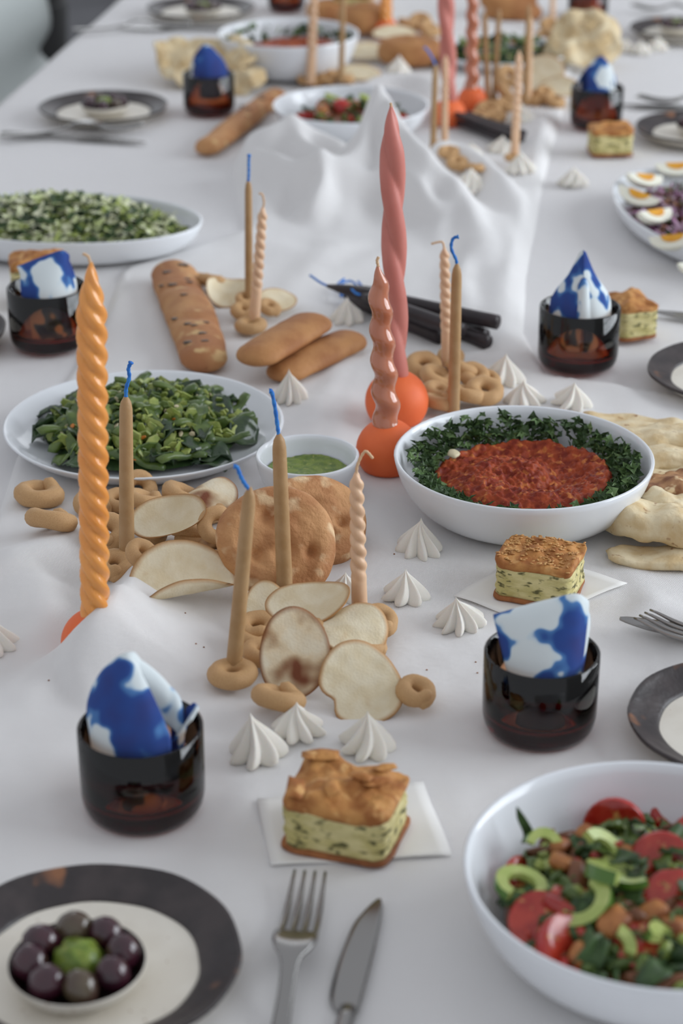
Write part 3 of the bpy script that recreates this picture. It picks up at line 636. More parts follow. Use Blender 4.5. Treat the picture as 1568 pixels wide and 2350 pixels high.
def red_dip(c, Rr, H, label, hi, seed):
    rd = Rr * 0.75; z0 = H * 0.50
    def hf(x, y):
        r = math.hypot(x, y) / rd; a = math.atan2(y, x)
        sw = 0.0062 * cos((r * 6.4 - a * 1.0) * 1.0 + 0.6) * min(1, r * 2.5) * (1 if r < 0.85 else max(0, (1 - r) / 0.15))
        edge_ = -0.018 * max(0, (r - 0.86) / 0.14) ** 2
        n = 0.0030 * nz((x, y, 0), 130, seed) + 0.0026 * nz((x, y, 3), 290, seed) + 0.0022 * nz((x, y, 5), 50, seed)
        return z0 + 0.008 + 0.006 * max(0, 1 - (r / 0.3) ** 2) + sw + edge_ + n
    V, F = polar(rd, 90 if hi else 16, 260 if hi else 40, hf)
    o = tag(make('red_pepper_dip', V, F, MAT['dip'], loc=c), label, 'dip')
    rnd = random.Random(seed); pts = []
    for i in range(900 if hi else 120):
        a = rnd.uniform(0, 6.28); q = rnd.uniform(0.70, 0.88) if not (4.1 < a < 5.4) else rnd.uniform(0.69, 0.77)
        if 4.1 < a < 5.4 and rnd.random() < 0.7: continue
        z = z0 + 0.002 + rnd.uniform(0, 0.010) + 0.016 * max(0, q - 0.7) / 0.2
        pts.append((q * Rr * cos(a), q * Rr * sin(a), z))
    V, F, mi = leaf_bits(rnd, pts, 0.0105 if hi else 0.016, (1, 1, 2), 0.7)
    o = make('parsley', V, F, [MAT['parsley'], MAT['parsley_light']], loc=c, smooth=False, mi=[0 if m < 2 else 1 for m in mi])
    tag(o, ('chopped parsley ringing the red dip beside the orange holders' if hi else 'chopped parsley around the far bowl of red dip'), 'parsley', kind='stuff')
red_dip(DIP, DIPR, 0.052, 'coarse red pepper dip swirled in the large white bowl', True, 1)
red_dip(DIP2, DIP2R, 0.062, 'red pepper dip in the far bowl behind the torn flatbread', False, 2)
p = DIP + Vector((-0.058, 0.030, 0.040))
V, F = lathe([(0, -0.5), (0.8, -0.3), (1, 0.1), (0.7, 0.5), (0, 0.6)], 14, disp=lambda v: v * (1 + 0.3 * nz(v, 1.6, 4)))
tag(make('walnut_piece', [(x * .0055, y * .008, z * .004) for x, y, z in V], F, MAT['cream_bit'], loc=p), 'pale nut piece lying on the red pepper dip', 'nut')
# green sauce
V, F = polar(SAUR * 0.80, 26, 60, lambda x, y: 0.020 + 0.0012 * nz((x, y, 0), 160, 2) + 0.002 * nz((x, y, 0), 40, 7) + 0.004 * max(0, math.hypot(x, y) / SAUR - 0.66))
tag(make('herb_sauce', V, F, MAT['pesto'], loc=SAU), 'chopped green herb sauce filling the small white bowl', 'sauce')

# beans and greens
def bean_mesh(rnd, L, r):
    bend = rnd.uniform(-0.25, 0.25); n = 9
    path = [(L * (k / (n - 1) - 0.5), bend * L * (0.25 - (k / (n - 1) - 0.5) ** 2), 0.004 * sin(k)) for k in range(n)]
    rad = [r * (0.8 if k in (0, n - 1) else 0.95 + 0.08 * sin(k * 2.1)) for k in range(n)]
    V, F = tube(path, rad, 10); return [(p[0], p[1], p[2] * 0.62) for p in V], F
def leaf_sheet(rnd, L, W):
    cup = rnd.uniform(0.1, 0.5); tw = rnd.uniform(-0.5, 0.5); rows = []
    for k in range(5):
        u = k / 4; w = W * (0.25 + 0.75 * sin(PI * (0.12 + 0.8 * u))); zz = 0.25 * L * sin(u * PI) * rnd.uniform(0.3, 1)
        rows.append([(L * (u - 0.5), w * q, zz + cup * W * q * q + tw * q * W * u + rnd.uniform(-.003, .003)) for q in (-0.5, -0.25, 0, 0.25, 0.5)])
    return sheet(rows, 7, 9)
def greens_heap(c, Rr, n_b, n_l, n_bits, where, seed, sc=1.0):
    rnd = random.Random(seed); bm = []; lm = []
    top = lambda q: 0.010 + 0.030 * sc * max(0, 1 - (q / 0.78) ** 2)
    for i in range(n_l):
        q = 0.74 * math.sqrt(rnd.random()); a = rnd.uniform(0, 6.28)
        V, F = leaf_sheet(rnd, 0.036 * rnd.uniform(0.7, 1.25), 0.026 * rnd.uniform(0.7, 1.2))
        o = thicken(make('greens_leaf', V, F, MAT['greens'] if rnd.random() < 0.7 else MAT['bean'], loc=c + Vector((q * Rr * cos(a), q * Rr * sin(a), top(q) * rnd.uniform(0.55, 1.0))), rot=(rnd.gauss(0, 0.35), rnd.gauss(0, 0.35) - 0.2, rnd.uniform(0, 6.28))), 0.0008)
        tag(o, 'piece of dark green leaf among the beans on ' + where, 'leaf', 'leaves in the heap on ' + where)
    for i in range(n_b):
        q = 0.70 * math.sqrt(rnd.random()); a = rnd.uniform(0, 6.28)
        V, F = bean_mesh(rnd, 0.046 * rnd.uniform(0.6, 1.4), 0.0060 * rnd.uniform(0.7, 1.3))
        o = make('green_bean', V, F, MAT['bean'], loc=c + Vector((q * Rr * cos(a), q * Rr * sin(a), top(q) + rnd.uniform(-0.004, 0.004))), rot=(0, rnd.gauss(0, 0.22), rnd.gauss(0.1, 0.7)))
        tag(o, 'cut green bean lying in the heap on ' + where, 'bean', 'beans in the heap on ' + where)
    V, F, mi = [], [], []; mats = [MAT['celery'], MAT['bean'], MAT['greens'], MAT['cream_bit'], MAT['orange_bit']]
    for i in range(n_bits):
        q = 0.68 * math.sqrt(rnd.random()); a = rnd.uniform(0, 6.28); p = Vector((q * Rr * cos(a), q * Rr * sin(a), top(q) * rnd.uniform(0.8, 1.1) + 0.002))
        m = rnd.choices(range(5), (46, 16, 10, 16, 5))[0]; s = rnd.uniform(0.0026, 0.0062) * (1 if m < 3 else 0.5)
        v, f = lathe([(0, -0.8), (0.9, -0.6), (1, 0.3), (0.5, 0.8), (0, 0.8)], 6); e = Matrix.Translation(p) @ Euler((rnd.uniform(0, 6), rnd.uniform(0, 6), 0)).to_matrix().to_4x4() @ Matrix.Diagonal((s, s * rnd.uniform(0.8, 2.4), s * 0.35, 1))
        v, f = xf((v, f), e); k = len(V); V += v; F += [tuple(x + k for x in g) for g in f]; mi += [m] * len(f)
    V2, F2 = polar(Rr * 0.70, 8, 24, lambda x, y: top(math.hypot(x, y) / Rr) * 0.75 - 0.002); k = len(V); V += V2; F += [tuple(x + k for x in g) for g in F2]; mi += [2] * len(F2)
    tag(make('chopped_vegetables', V, F, mats, loc=c, mi=mi, smooth=False), 'chopped celery, seeds and herbs among the greens on ' + where, 'vegetables', kind='stuff')
greens_heap(GRN, GRNR, 38, 64, 900, 'the large white plate', 21)
greens_heap(GRN2, GRN2R, 6, 14, 60, 'the white plate behind the far candles', 22)

# tomato and cucumber salad
def tomato(p, r, rot, where, lab='halved red tomato on top of the salad in '):
    root = tag(empty('tomato_half', p, rot), lab + where, 'tomato', 'tomatoes in ' + where)
    V, F = lathe([(0, -0.86), (0.4, -0.8), (0.75, -0.58), (0.95, -0.25), (1, 0.0), (0.97, 0.08)], 24); make('skin', [(x * r, y * r, z * r) for x, y, z in V], F, MAT['tomato'], root)
    V, F = lathe([(0.97, 0.08), (0.85, 0.14), (0.6, 0.09), (0.35, 0.12), (0, 0.1)], 24, disp=lambda v: v + Vector((0, 0, 0.10 * nz(v, 3.2, p.x * 30)))); make('cut_face', [(x * r, y * r, z * r) for x, y, z in V], F, MAT['tomato_cut'], root)
TOM = ['halved tomato next to the slender upright herb leaf', 'halved tomato closest to the far wall, skin side showing', 'halved tomato at the rim side opposite the herb leaf', 'halved tomato behind the long curved cucumber slice', 'halved tomato lying flat past the curved cucumber slice', 'small halved tomato tucked behind the ring of cucumber', 'halved tomato half covered by another near the bowl wall', 'glossy halved tomato overlapping another near the bowl wall']
def cucumber(p, r, rot, where, arc=3.3):
    n = 16; V = []; F = []; mi = []
    for k in range(n):
        a = arc * (k / (n - 1) - 0.5)
        for (q, z) in ((1.0, 0.18), (1.0, -0.18), (0.55, -0.16), (0.52, 0.0), (0.55, 0.16)): V.append((q * r * cos(a), q * r * sin(a), z * r))
    for k in range(n - 1):
        for i in range(5): j = (i + 1) % 5; F.append((k * 5 + i, (k + 1) * 5 + i, (k + 1) * 5 + j, k * 5 + j)); mi.append(0 if i == 0 else 1)
    F += [(0, 1, 2, 3, 4), tuple((n - 1) * 5 + i for i in (4, 3, 2, 1, 0))]; mi += [1, 1]
    tag(make('cucumber_slice', V, F, [MAT['cuke_skin'], MAT['cuke']], loc=p, rot=rot, mi=mi, smooth=False), 'curved slice of cucumber in the salad in ' + where, 'cucumber', 'cucumber in ' + where)
def crouton(p, s, rot, where, seed):
    V, F = lathe([(0, -0.5), (0.9, -0.45), (1, 0), (0.85, 0.45), (0, 0.5)], 10, superell(1, 0.7, 3.2), disp=lambda v: v * (1 + 0.25 * nz(v, 1.5, seed)))
    tag(make('fried_bread_piece', [(x * s, y * s, z * s) for x, y, z in V], F, MAT['crouton'], loc=p, rot=rot), 'golden piece of fried bread in the salad in ' + where, 'bread', 'fried bread in ' + where)
def salad(c, Rr, where, seed, toms, cuks, crus, n_leaf, zs, loose):
    rnd = random.Random(seed); top = lambda x, y: zs + 0.022 * max(0, 1 - (math.hypot(x, y) / (Rr * 0.86)) ** 2)
    def at(px, py, lift=0.0):
        p = P(px, py, zs + 0.018)
        for _ in range(4): p = P(px, py, top(p.x - c.x, p.y - c.y) + c.z - T)
        return p + Vector((0, 0, lift))
    for k, (px, py, r, tilt, yaw) in enumerate(toms):
        if len(toms) > 4 and k < len(TOM): tomato(at(px, py, -0.003), r * 0.84, (tilt * 1.35, 0.35 * sin(px), yaw), where, TOM[k] + ' in ')
        else: tomato(at(px, py, -0.003), r * 0.84, (tilt * 1.35, 0.35 * sin(px), yaw), where)
    for (px, py, r, tilt, yaw, arc) in cuks: cucumber(at(px, py, 0.006), r, (tilt, 0, yaw), where, arc)
    for k, (px, py, s) in enumerate(crus): crouton(at(px, py, 0.002), s, (rnd.uniform(-.5, .5), rnd.uniform(-.5, .5), rnd.uniform(0, 6)), where, k)
    for i in range(n_leaf):
        q = 0.72 * math.sqrt(rnd.random()); a = rnd.uniform(0, 6.28); x, y = q * Rr * cos(a), q * Rr * sin(a); V, F = leaf_sheet(rnd, 0.03 * rnd.uniform(0.7, 1.2), 0.015)
        o = thicken(make('salad_leaf', V, F, MAT['parsley'] if rnd.random() < .5 else MAT['bean'], loc=c + Vector((x, y, top(x, y) * rnd.uniform(0.8, 1.0))), rot=(rnd.gauss(0, 0.5), rnd.gauss(0, 0.5), rnd.uniform(0, 6))), 0.0006)
        tag(o, 'green leaf in the tomato salad in ' + where, 'leaf', 'leaves in ' + where)
    for i in range(loose):
        q = 0.74 * math.sqrt(rnd.random()); a = rnd.uniform(0, 6.28); x, y = q * Rr * cos(a), q * Rr * sin(a); p = c + Vector((x, y, top(x, y) * 0.86)); k = rnd.random()
        if k < 0.4: cucumber(p, rnd.uniform(0.009, 0.014), (rnd.gauss(0, .7), rnd.gauss(0, .5), rnd.uniform(0, 6)), where, rnd.uniform(2, 3.4))
        elif k < 0.62: tomato(p - Vector((0, 0, 0.004)), rnd.uniform(0.013, 0.019), (rnd.gauss(0, .8), rnd.gauss(0, .5), rnd.uniform(0, 6)), where, 'small tomato piece half buried in ')
        else: crouton(p, rnd.uniform(0.005, 0.0085), (rnd.gauss(0, .6), rnd.gauss(0, .6), rnd.uniform(0, 6)), where, i)
    V, F, mi = [], [], []; mats = [MAT['celery'], MAT['parsley'], MAT['bean'], MAT['bean_brown'], MAT['tomato_cut']]
    for i in range(n_leaf * 9):
        q = 0.76 * math.sqrt(rnd.random()); a = rnd.uniform(0, 6.28); x, y = q * Rr * cos(a), q * Rr * sin(a); s = rnd.uniform(0.003, 0.007)
        v, f = lathe([(0, -0.8), (0.9, -0.5), (1, 0.3), (0, 0.8)], 6); e = Matrix.Translation((x, y, top(x, y) * rnd.uniform(0.8, 0.98))) @ Euler((rnd.uniform(0, 6), rnd.uniform(0, 6), 0)).to_matrix().to_4x4() @ Matrix.Diagonal((s, s * rnd.uniform(0.6, 2.6), s * 0.5, 1))
        v, f = xf((v, f), e); k = len(V); V += v; F += [tuple(t + k for t in g) for g in f]; mi += [rnd.choices(range(5), (3, 4, 4, 3, 2))[0]] * len(f)
    v, f = polar(Rr * 0.78, 8, 28, lambda x, y: top(x, y) * 0.74); k = len(V); V += v; F += [tuple(t + k for t in g) for g in f]; mi += [3] * len(f)
    tag(make('chopped_herbs', V, F, mats, loc=c, mi=mi), 'chopped herbs, onion and dressing mixed through the salad in ' + where, 'herbs', kind='stuff')
salad(SAL, SALR, 'the large front bowl', 31,
      [(1282, 1898, .020, 0.9, 0.5), (1412, 1893, .024, 1.0, -0.2), (1546, 1872, .020, 0.4, 1.0), (1518, 1972, .023, 0.75, 0.2), (1550, 2056, .024, 0.2, 0.8), (1203, 2002, .016, 0.6, 0.9), (1240, 2106, .022, 0.5, -0.4), (1302, 2162, .023, 0.7, 0.6),
       (1470, 2160, .018, 0.3, 0.2), (1600, 1920, .02, 0.6, 0.3)],
      [(1432, 2030, .023, 0.5, 2.7, 3.2), (1330, 2086, .019, 0.5, -0.9, 3.4), (1196, 2052, .016, 0.2, 1.4, 5.4), (1246, 1968, .013, 0.9, 0.5, 5.0), (1462, 2030, .013, 0.3, 4.0, 2.2), (1500, 1864, .017, 0.8, 0.9, 1.8), (1402, 2190, .014, 0.5, 0.4, 1.5), (1545, 2180, .016, 0.4, 2.0, 3.0), (1380, 1975, .015, 0.6, 1.0, 3.0)],
      [(1348, 1924, .009), (1412, 2126, .0115), (1286, 1950, .008), (1376, 1940, .008), (1290, 1985, .008), (1500, 2100, .009), (1330, 2195, .008), (1545, 2130, .009), (1450, 1960, .008)], 52, 0.026, 30)
salad(SAL2, SAL2R, 'the bowl by the heaped linen', 32, [(805, 220, .022, 0.5, 0.2), (745, 240, .015, 0.5, 1.0)], [(830, 245, .016, 0.5, 0.3, 3.0), (770, 235, .016, 0.4, 2.0, 3.0)], [(740, 255, .012), (860, 255, .012)], 10, 0.020, 14)
# leaf standing against the side of the front bowl
p = P(1200, 1935, 0.04)
V, F = sheet([[(-.001, 0, 0), (0, 0, 0), (.001, 0, 0)], [(.0, -.002, .008), (.003, 0, .008), (.006, -.002, .008)], [(-.004, -.001, .018), (-.001, 0, .018), (.0015, -.001, .018)], [(-.005, 0, .026), (-.0045, 0, .026), (-.004, 0, .026)]], 7, 13)
tag(thicken(make('herb_leaf', V, F, MAT['parsley'], loc=p), 0.0005), 'slender herb leaf standing up against the wall of the front salad bowl', 'leaf')

# cabbage salad, egg salad
def shreds(c, a, b, rotz, zs, n, mats, wts, seed, hump, wl=(0.004, 0.03), sc=1.0):
    rnd = random.Random(seed); V, F, mi = [], [], []
    for i in range(n):
        q = math.sqrt(rnd.random()); t = rnd.uniform(0, 6.28); x, y = a * q * cos(t), b * q * sin(t); z = zs + hump * (1 - q * q) * rnd.uniform(0.75, 1.05)
        L = rnd.uniform(0.010, wl[1]) * sc; W = rnd.uniform(0.0012, wl[0]) * sc; bend = rnd.uniform(-0.5, 0.5) * L; k = len(V)
        e = Matrix.Translation((x, y, z)) @ Euler((rnd.gauss(0, .5), rnd.gauss(0, .4), rnd.uniform(0, 6.28))).to_matrix().to_4x4()
        for u in (-0.5, -0.17, 0.17, 0.5):
            zz = bend * (0.25 - u * u)
            for d in ((0, -W, 0), (0, W, 0), (0, W, .0012), (0, -W, .0012)): V.append(e @ Vector((u * L, d[1], zz + d[2])))
        for s in range(3):
            for i2 in range(4): j = (i2 + 1) % 4; F.append((k + s * 4 + i2, k + s * 4 + j, k + s * 4 + 4 + j, k + s * 4 + 4 + i2)); mi.append(-1)
        m = rnd.choices(range(len(mats)), wts)[0]; mi[-12:] = [m] * 12
    v, f = polar(1, 8, 30, lambda x, y: zs + hump * 0.72 * (1 - x * x - y * y) - 0.003); k = len(V); V += [Vector((x * a, y * b, z)) for x, y, z in v]; F += [tuple(t + k for t in g) for g in f]; mi += [0] * len(f)
    return V, F, mi
V, F, mi = shreds(CAB, CABR * 0.84, CABR * 0.46, 0, 0.022, 1500, [MAT['cabbage'], MAT['celery'], MAT['parsley'], MAT['greens']], (50, 16, 20, 10), 41, 0.034)
tag(make('cabbage_salad', V, F, [MAT['cabbage'], MAT['celery'], MAT['parsley'], MAT['greens']], loc=CAB, rot=(0, 0, R(-9)), mi=mi, smooth=False), 'heap of shredded white cabbage and green herbs on the long platter', 'salad', kind='stuff')
mats = [MAT['bean_brown'], MAT['onion'], MAT['onion'], MAT['parsley']]
V, F, mi = shreds(EGG, EGGR * 0.80, EGGR * 1.5, 0, 0.012, 1000, mats, (30, 40, 10, 12), 42, 0.020)
tag(make('onion_salad', V, F, mats, loc=EGG, rot=(0, 0, R(14)), mi=mi, smooth=False), 'sliced red onion and brown beans between the egg wedges', 'salad', kind='stuff')
for k, (px, py, yaw, tl, rl) in enumerate(((1478, 412, 0.5, 1.0, 0.2), (1466, 452, 2.6, 0.9, -0.2), (1502, 494, 0.7, 1.0, 0.1), (1546, 552, 2.8, 0.9, 0.2), (1552, 386, 0.1, 0.9, 0.0), (1606, 610, 0.4, 0.9, 0.0))):
    # wedge of egg: two flat cut faces meeting at the ridge on top, the rounded white underneath
    p = P(px, py, 0.034); root = tag(empty('egg_quarter', p, (0, rl, yaw)), 'quarter of boiled egg with yellow yolk on the onion salad platter', 'egg', 'egg quarters on the onion salad')
    n = 14; s = 0.023; rings = []; half = 0.95
    for i in range(n + 1):
        u = i / n * 2 - 1; rr = math.sqrt(max(0.001, 1 - u * u)) * 0.80
        ring = [Vector((u * s * 1.25, 0, 0.30 * s))]
        for q in range(9):
            a_ = -PI / 2 - half + 2 * half * q / 8; ring.append(Vector((u * s * 1.25, rr * s * cos(a_), 0.30 * s + rr * s * sin(a_))))
        rings.append(ring)
    V, F = rings_mesh(rings); make('egg_white', V, F, MAT['egg_white'], root, smooth=False)
    rings = []
    for i in range(n + 1):
        u = i / n * 2 - 1; rr = math.sqrt(max(0.001, 1 - u * u)) * 0.47
        ring = [Vector((u * s * 0.62, 0, 0.335 * s))]
        for q in range(7):
            a_ = -PI / 2 - half * 1.04 + 2 * half * 1.04 * q / 6; ring.append(Vector((u * s * 0.62, rr * s * cos(a_), 0.335 * s + rr * s * sin(a_))))
        rings.append(ring)
    V, F = rings_mesh(rings); make('yolk', V, F, MAT['yolk'], root, smooth=False)
# ---------------------------------------------------------------- candles
def candle(kind, base, top, w, label, h=0.0, wick=None, group=None, cut=None, name=None, on=None):
    """base, top: ends of the wax body in the photograph; w: its width there in pixels; h: height of the foot above the cloth"""
    b = on[0] + Vector((0, 0, on[1] - 0.013)) if on else PC(base[0], base[1], h); t = PY(top[0], top[1], b.y); r = w / 2 * mpp((b + t) / 2); ax = (t - b); L = ax.length; ax.normalize()
    e1 = ax.cross(Vector((0, 1, 0))).normalized(); e1 = -e1 if e1.x < 0 else e1; e2 = ax.cross(e1)
    nm = {'taper': 'taper_candle', 'rope': 'rope_twist_candle', 'slow': 'twisted_candle', 'cork': 'spiral_candle', 'mini': 'spiral_taper_candle'}[kind]
    root = tag(empty(name or nm, b), label, 'candle', group)
    n = {'rope': 30, 'slow': 28, 'cork': 26, 'mini': 20, 'taper': 20}[kind]; m = {'rope': 190, 'slow': 90, 'cork': 150, 'mini': 120, 'taper': 26}[kind]
    rings = []
    for k in range(m + 1):
        u = k / m; s = u * L; off = Vector((0, 0, 0))
        if kind == 'taper': rr = r * (1 - 0.20 * u) * (1 if u < 0.90 else max(0.10, math.sqrt(max(0, 1 - ((u - 0.90) / 0.103) ** 2)))); f = lambda a: 1
        elif kind == 'rope':
            tp = 1 if u < 0.86 else max(0.13, 1 - ((u - 0.86) / 0.15) ** 1.5); ph = 2 * PI * s / (r * 5.7); rr = r * 0.87 * tp * (0.97 if u < 0.02 else 1)
            am = 0.20 * min(1, u * 30); f = lambda a: 1 - am + am * 1.9 * abs(cos(2 * (a + ph))) ** 0.9
        elif kind == 'slow':
            tp = 1 if u < 0.84 else max(0.10, 1 - ((u - 0.84) / 0.165) ** 1.8); ph = 2 * PI * s / (r * 11.5); rr = r * 0.80 * tp
            am = 0.26; f = lambda a: 1 - am + am * 1.9 * abs(cos(a + ph)) ** 0.8
        elif kind == 'cork':
            tp = 1 - 0.30 * u if u < 0.84 else max(0.10, (1 - 0.30 * u) * (1 - ((u - 0.84) / 0.17) ** 1.3)); ph = -2 * PI * s / (r * 2.15); q = 0.15 * min(1, u * 12) * tp
            off = (e1 * cos(ph) + e2 * sin(ph)) * (r * q); rr = r * 0.88 * tp; f = lambda a: 1
        else:
            q = 0 if u < 0.26 else min(1, (u - 0.26) / 0.12); tp = (1 - 0.28 * u) if u < 0.92 else max(0.12, (1 - 0.28 * u) * (1 - ((u - 0.92) / 0.09) ** 1.5)); ph = 2 * PI * s / (r * 3.6); rr = r * tp * 1.02
            am = 0.30 * q; f = lambda a: 1 - am + am * 1.55 * abs(cos(a + ph)) ** 0.8
        rings.append([ax * s + off + (e1 * cos(2 * PI * i / n) + e2 * sin(2 * PI * i / n)) * (rr * f(2 * PI * i / n)) for i in range(n)])
    V, F = rings_mesh(rings)
    mt = {'taper': 'wax_tan', 'rope': 'wax_orange', 'slow': 'wax_pink', 'cork': 'wax_terra', 'mini': 'wax_peach'}[kind]
    make('wax_body', V, F, MAT[mt], root)
    if wick:
        pts = [ax * (L * 0.985)] + [PY(x, y, b.y) - b for x, y in wick]
        path = smooth_path(pts, 5 * len(pts)); wr_ = max(0.0011, 0.10 * r) * (1.35 if kind == 'taper' else 1)
        rad = [wr_ * (1 + 0.15 * sin(q * 1.9)) for q in range(len(path))]
        if kind == 'taper': rad[-2] *= 1.5; rad[-1] *= 1.3
        V, F = tube(path, rad, 8); o = make('wick', V, F, MAT['wick_blue'] if kind == 'taper' else MAT['wick_pale'], root)
        if kind == 'taper': o['label'] = 'blue waxed wick'
    return root
def holder(px, py, w, label, hf=0.78, group=None):
    """round holder; px, py: centre of the ball in the photograph"""
    p = P(px, py, 0.03); r = w / 2 * mpp(p); z = T + 0.003
    pr = []; zc = r * 0.62
    for k in range(21):
        a = -0.67 + (PI / 2 - 0.30 + 0.67) * k / 20; pr.append((r * cos(a), zc + r * sin(a)))
    top = pr[-1]; pr = [(0, pr[0][1])] + pr + [(top[0] * 0.93, top[1] + 0.0004), (top[0] * 0.86, top[1] - 0.004), (top[0] * 0.84, top[1] - 0.015), (0, top[1] - 0.015)]
    z0 = pr[0][1]; V, F = lathe([(a, b - z0) for a, b in pr], 48)
    tag(make('candle_holder', V, F, MAT['holder'], loc=(p.x, p.y, z)), label, 'candle holder', group)
    return Vector((p.x, p.y, z)), top[1] - z0
def hold_h(t): return t[1] - 0.014
h1 = holder(219, 1444, 162, 'round orange candle holder half buried in linen under the orange rope candle')
candle('rope', (219, 1392), (209, 602), 70, 'tall orange rope-twisted candle standing in a holder half buried in linen', 0.05, [(203, 590), (190, 582)], on=h1)
h2 = holder(911, 902, 146, 'round orange candle holder under the tall rose candle')
candle('slow', (912, 862), (898, 242), 60, 'tall rose pink twisted candle standing behind the glossy spiral candle', 0.047, [(897, 236)], on=h2)
h3 = holder(890, 1010, 146, 'round orange candle holder against the rim of the large dip bowl')
candle('cork', (899, 962), (868, 606), 70, 'glossy terracotta spiral candle standing by the large dip bowl', 0.049, [(866, 598), (869, 590)], on=h3)
tapers = [
    ((291, 1272), (289, 908), 37, [(290, 890), (297, 866), (295, 846), (301, 831)], 'tan taper candle with blue wick in the biscuits beside the orange candle', 0.010),
    ((655, 1392), (640, 994), 39, [(637, 978), (632, 940), (624, 900), (618, 897)], 'tan taper candle with blue wick standing against the round seeded bread', 0.004),
    ((536, 1536), (574, 1118), 38, [(562, 1110), (552, 1092), (544, 1072), (536, 1070)], 'tan taper candle with blue wick leaning in a single ring biscuit', 0.008),
    ((1041, 950), (1049, 604), 29, [(1047, 596), (1036, 570), (1040, 548), (1053, 543)], 'tan taper candle with curled blue wick behind the large dip bowl', 0.004),
    ((572, 706), (570, 412), 20, [(571, 395), (571, 372), (572, 354)], 'tan taper candle with upright blue wick beside the olive loaf', 0.008),
    ((783, 190), (788, -20), 14, None, 'tan taper candle beside the far dip bowl', 0.006),
    ((994, 352), (1000, 146), 16, [(992, 132), (982, 116), (974, 108)], 'tan taper candle with bent wick at the end of the linen heap', 0.006),
    ((1121, 236), (1112, 30), 15, None, 'tan taper candle beside the far orange holder', 0.006),
    ((1134, 232), (1146, 20), 14, None, 'tan taper candle between the far biscuits and the greens plate', 0.006),
    ((1206, 240), (1214, 10), 14, None, 'tan taper candle in front of the far brown rolls', 0.006)]
for b, t, w, wk, lab, h in tapers: candle('taper', b, t, w, lab, h, wk)
minis = [
    ((826, 1418), (818, 1082), 38, [(820, 1070), (828, 1050), (838, 1036), (846, 1040), (856, 1052)], 'peach spiral taper candle among the crisps by the round bread', 0.010),
    ((1027, 838), (1020, 566), 27, [(1016, 556), (1004, 556), (990, 560)], 'peach spiral taper candle among biscuits in front of the dark candles', 0.008),
    ((583, 742), (604, 474), 26, [(606, 464), (602, 446), (594, 444)], 'peach spiral taper candle standing in a ring biscuit by the olive loaf', 0.008),
    ((713, 192), (722, -30), 22, None, 'peach spiral taper candle before the far dip bowl', 0.006),
    ((1020, 334), (1023, 126), 17, None, 'peach spiral taper candle at the end of the linen heap', 0.006),
    ((1181, 362), (1192, 116), 20, None, 'peach spiral taper candle between two meringues at the tips of the dark candles', 0.008),
    ((1212, 232), (1218, 36), 16, None, 'peach spiral taper candle before the pale crisps', 0.006),
    ((1268, 58), (1270, -40), 13, None, 'peach spiral taper candle by the far glass', 0.004),
    ((853, 40), (858, -60), 13, None, 'peach spiral taper candle beside the far orange candle', 0.004)]
for b, t, w, wk, lab, h in minis: candle('mini', b, t, w, lab, h, wk)
h4 = holder(1032, 244, 76, 'round orange candle holder under the far rose candle')
candle('slow', (1030, 226), (1022, -40), 40, 'rose pink twisted candle at the far end before the greens plate', 0.045, on=h4)
h5 = holder(1084, 208, 66, 'round orange candle holder under the far spiral candle')
candle('cork', (1086, 190), (1084, -40), 38, 'terracotta spiral candle at the far end before the greens plate', 0.045, on=h5)
h6 = holder(888, 52, 56, 'round orange candle holder under the far orange candle')
candle('rope', (886, 40), (884, -90), 28, 'orange rope-twisted candle at the far end behind the brown roll', 0.04, on=h6)
# bunches of dark tapers lying down
def lying(a, b, w, label, z, wick, group):
    A, B = PC(*a, z), PC(*b, z); r = w / 2 * mpp((A + B) / 2); A.z = max(A.z, T + z + r); B.z = max(B.z, T + z + r); mid = (A + B) / 2
    root = tag(empty('dark_taper_candle', mid), label, 'candle', group); n = 14
    V, F = tube([A - mid + (B - A) * (k / n) for k in range(n + 1)], [r * (0.25 if k == 0 else 0.62 if k == 1 else 0.8 + 0.2 * min(1, k / 6)) for k in range(n)] + [r], 14)
    make('wax_body', V, F, MAT['wax_black'], root)
    if wick:
        pts = [A - mid] + [PC(x, y, z + r) - mid for x, y in wick]; V, F = tube(smooth_path(pts, 14), 0.0013, 7); make('wick', V, F, MAT['wick_blue'], root)['label'] = 'blue wick'
G = 'dark taper candles lying before the tall rose candle'
for (a, b, w, z, wk, lab) in (
    ((752, 668), (1142, 746), 34, .020, [(735, 648), (712, 632)], 'dark plum taper candle with the longest blue wick, topmost of the lying bunch'),
    ((800, 670), (1094, 752), 34, .002, [(786, 660), (776, 652), (790, 640)], 'dark plum taper candle lying in the bunch before the tall rose candle'),
    ((842, 672), (1112, 778), 34, .002, [(826, 662), (812, 648), (800, 644)], 'dark plum taper candle lying in the bunch before the tall rose candle'),
    ((790, 690), (1010, 786), 34, .002, [(782, 678), (786, 650), (800, 646)], 'dark plum taper candle lying in the bunch before the tall rose candle'),
    ((850, 682), (1118, 796), 34, .002, [(836, 662), (822, 646)], 'dark plum taper candle lying in the bunch before the tall rose candle'),
    ((830, 690), (1060, 770), 34, .022, [(815, 672), (800, 655)], 'dark plum taper candle lying in the bunch before the tall rose candle')):
    lying(a, b, w, lab, z, wk, G)
for k, (a, b, w, z) in enumerate((((1000, 236), (1180, 300), 15, .004), ((1010, 258), (1196, 322), 15, .004), ((1004, 262), (1176, 330), 15, .006), ((996, 246), (1204, 306), 15, .014), ((1008, 252), (1200, 318), 15, .018))):
    lying(a, b, w, 'dark plum taper candle in the far lying bunch by the linen heap', z, None, 'dark taper candles lying by the linen heap')

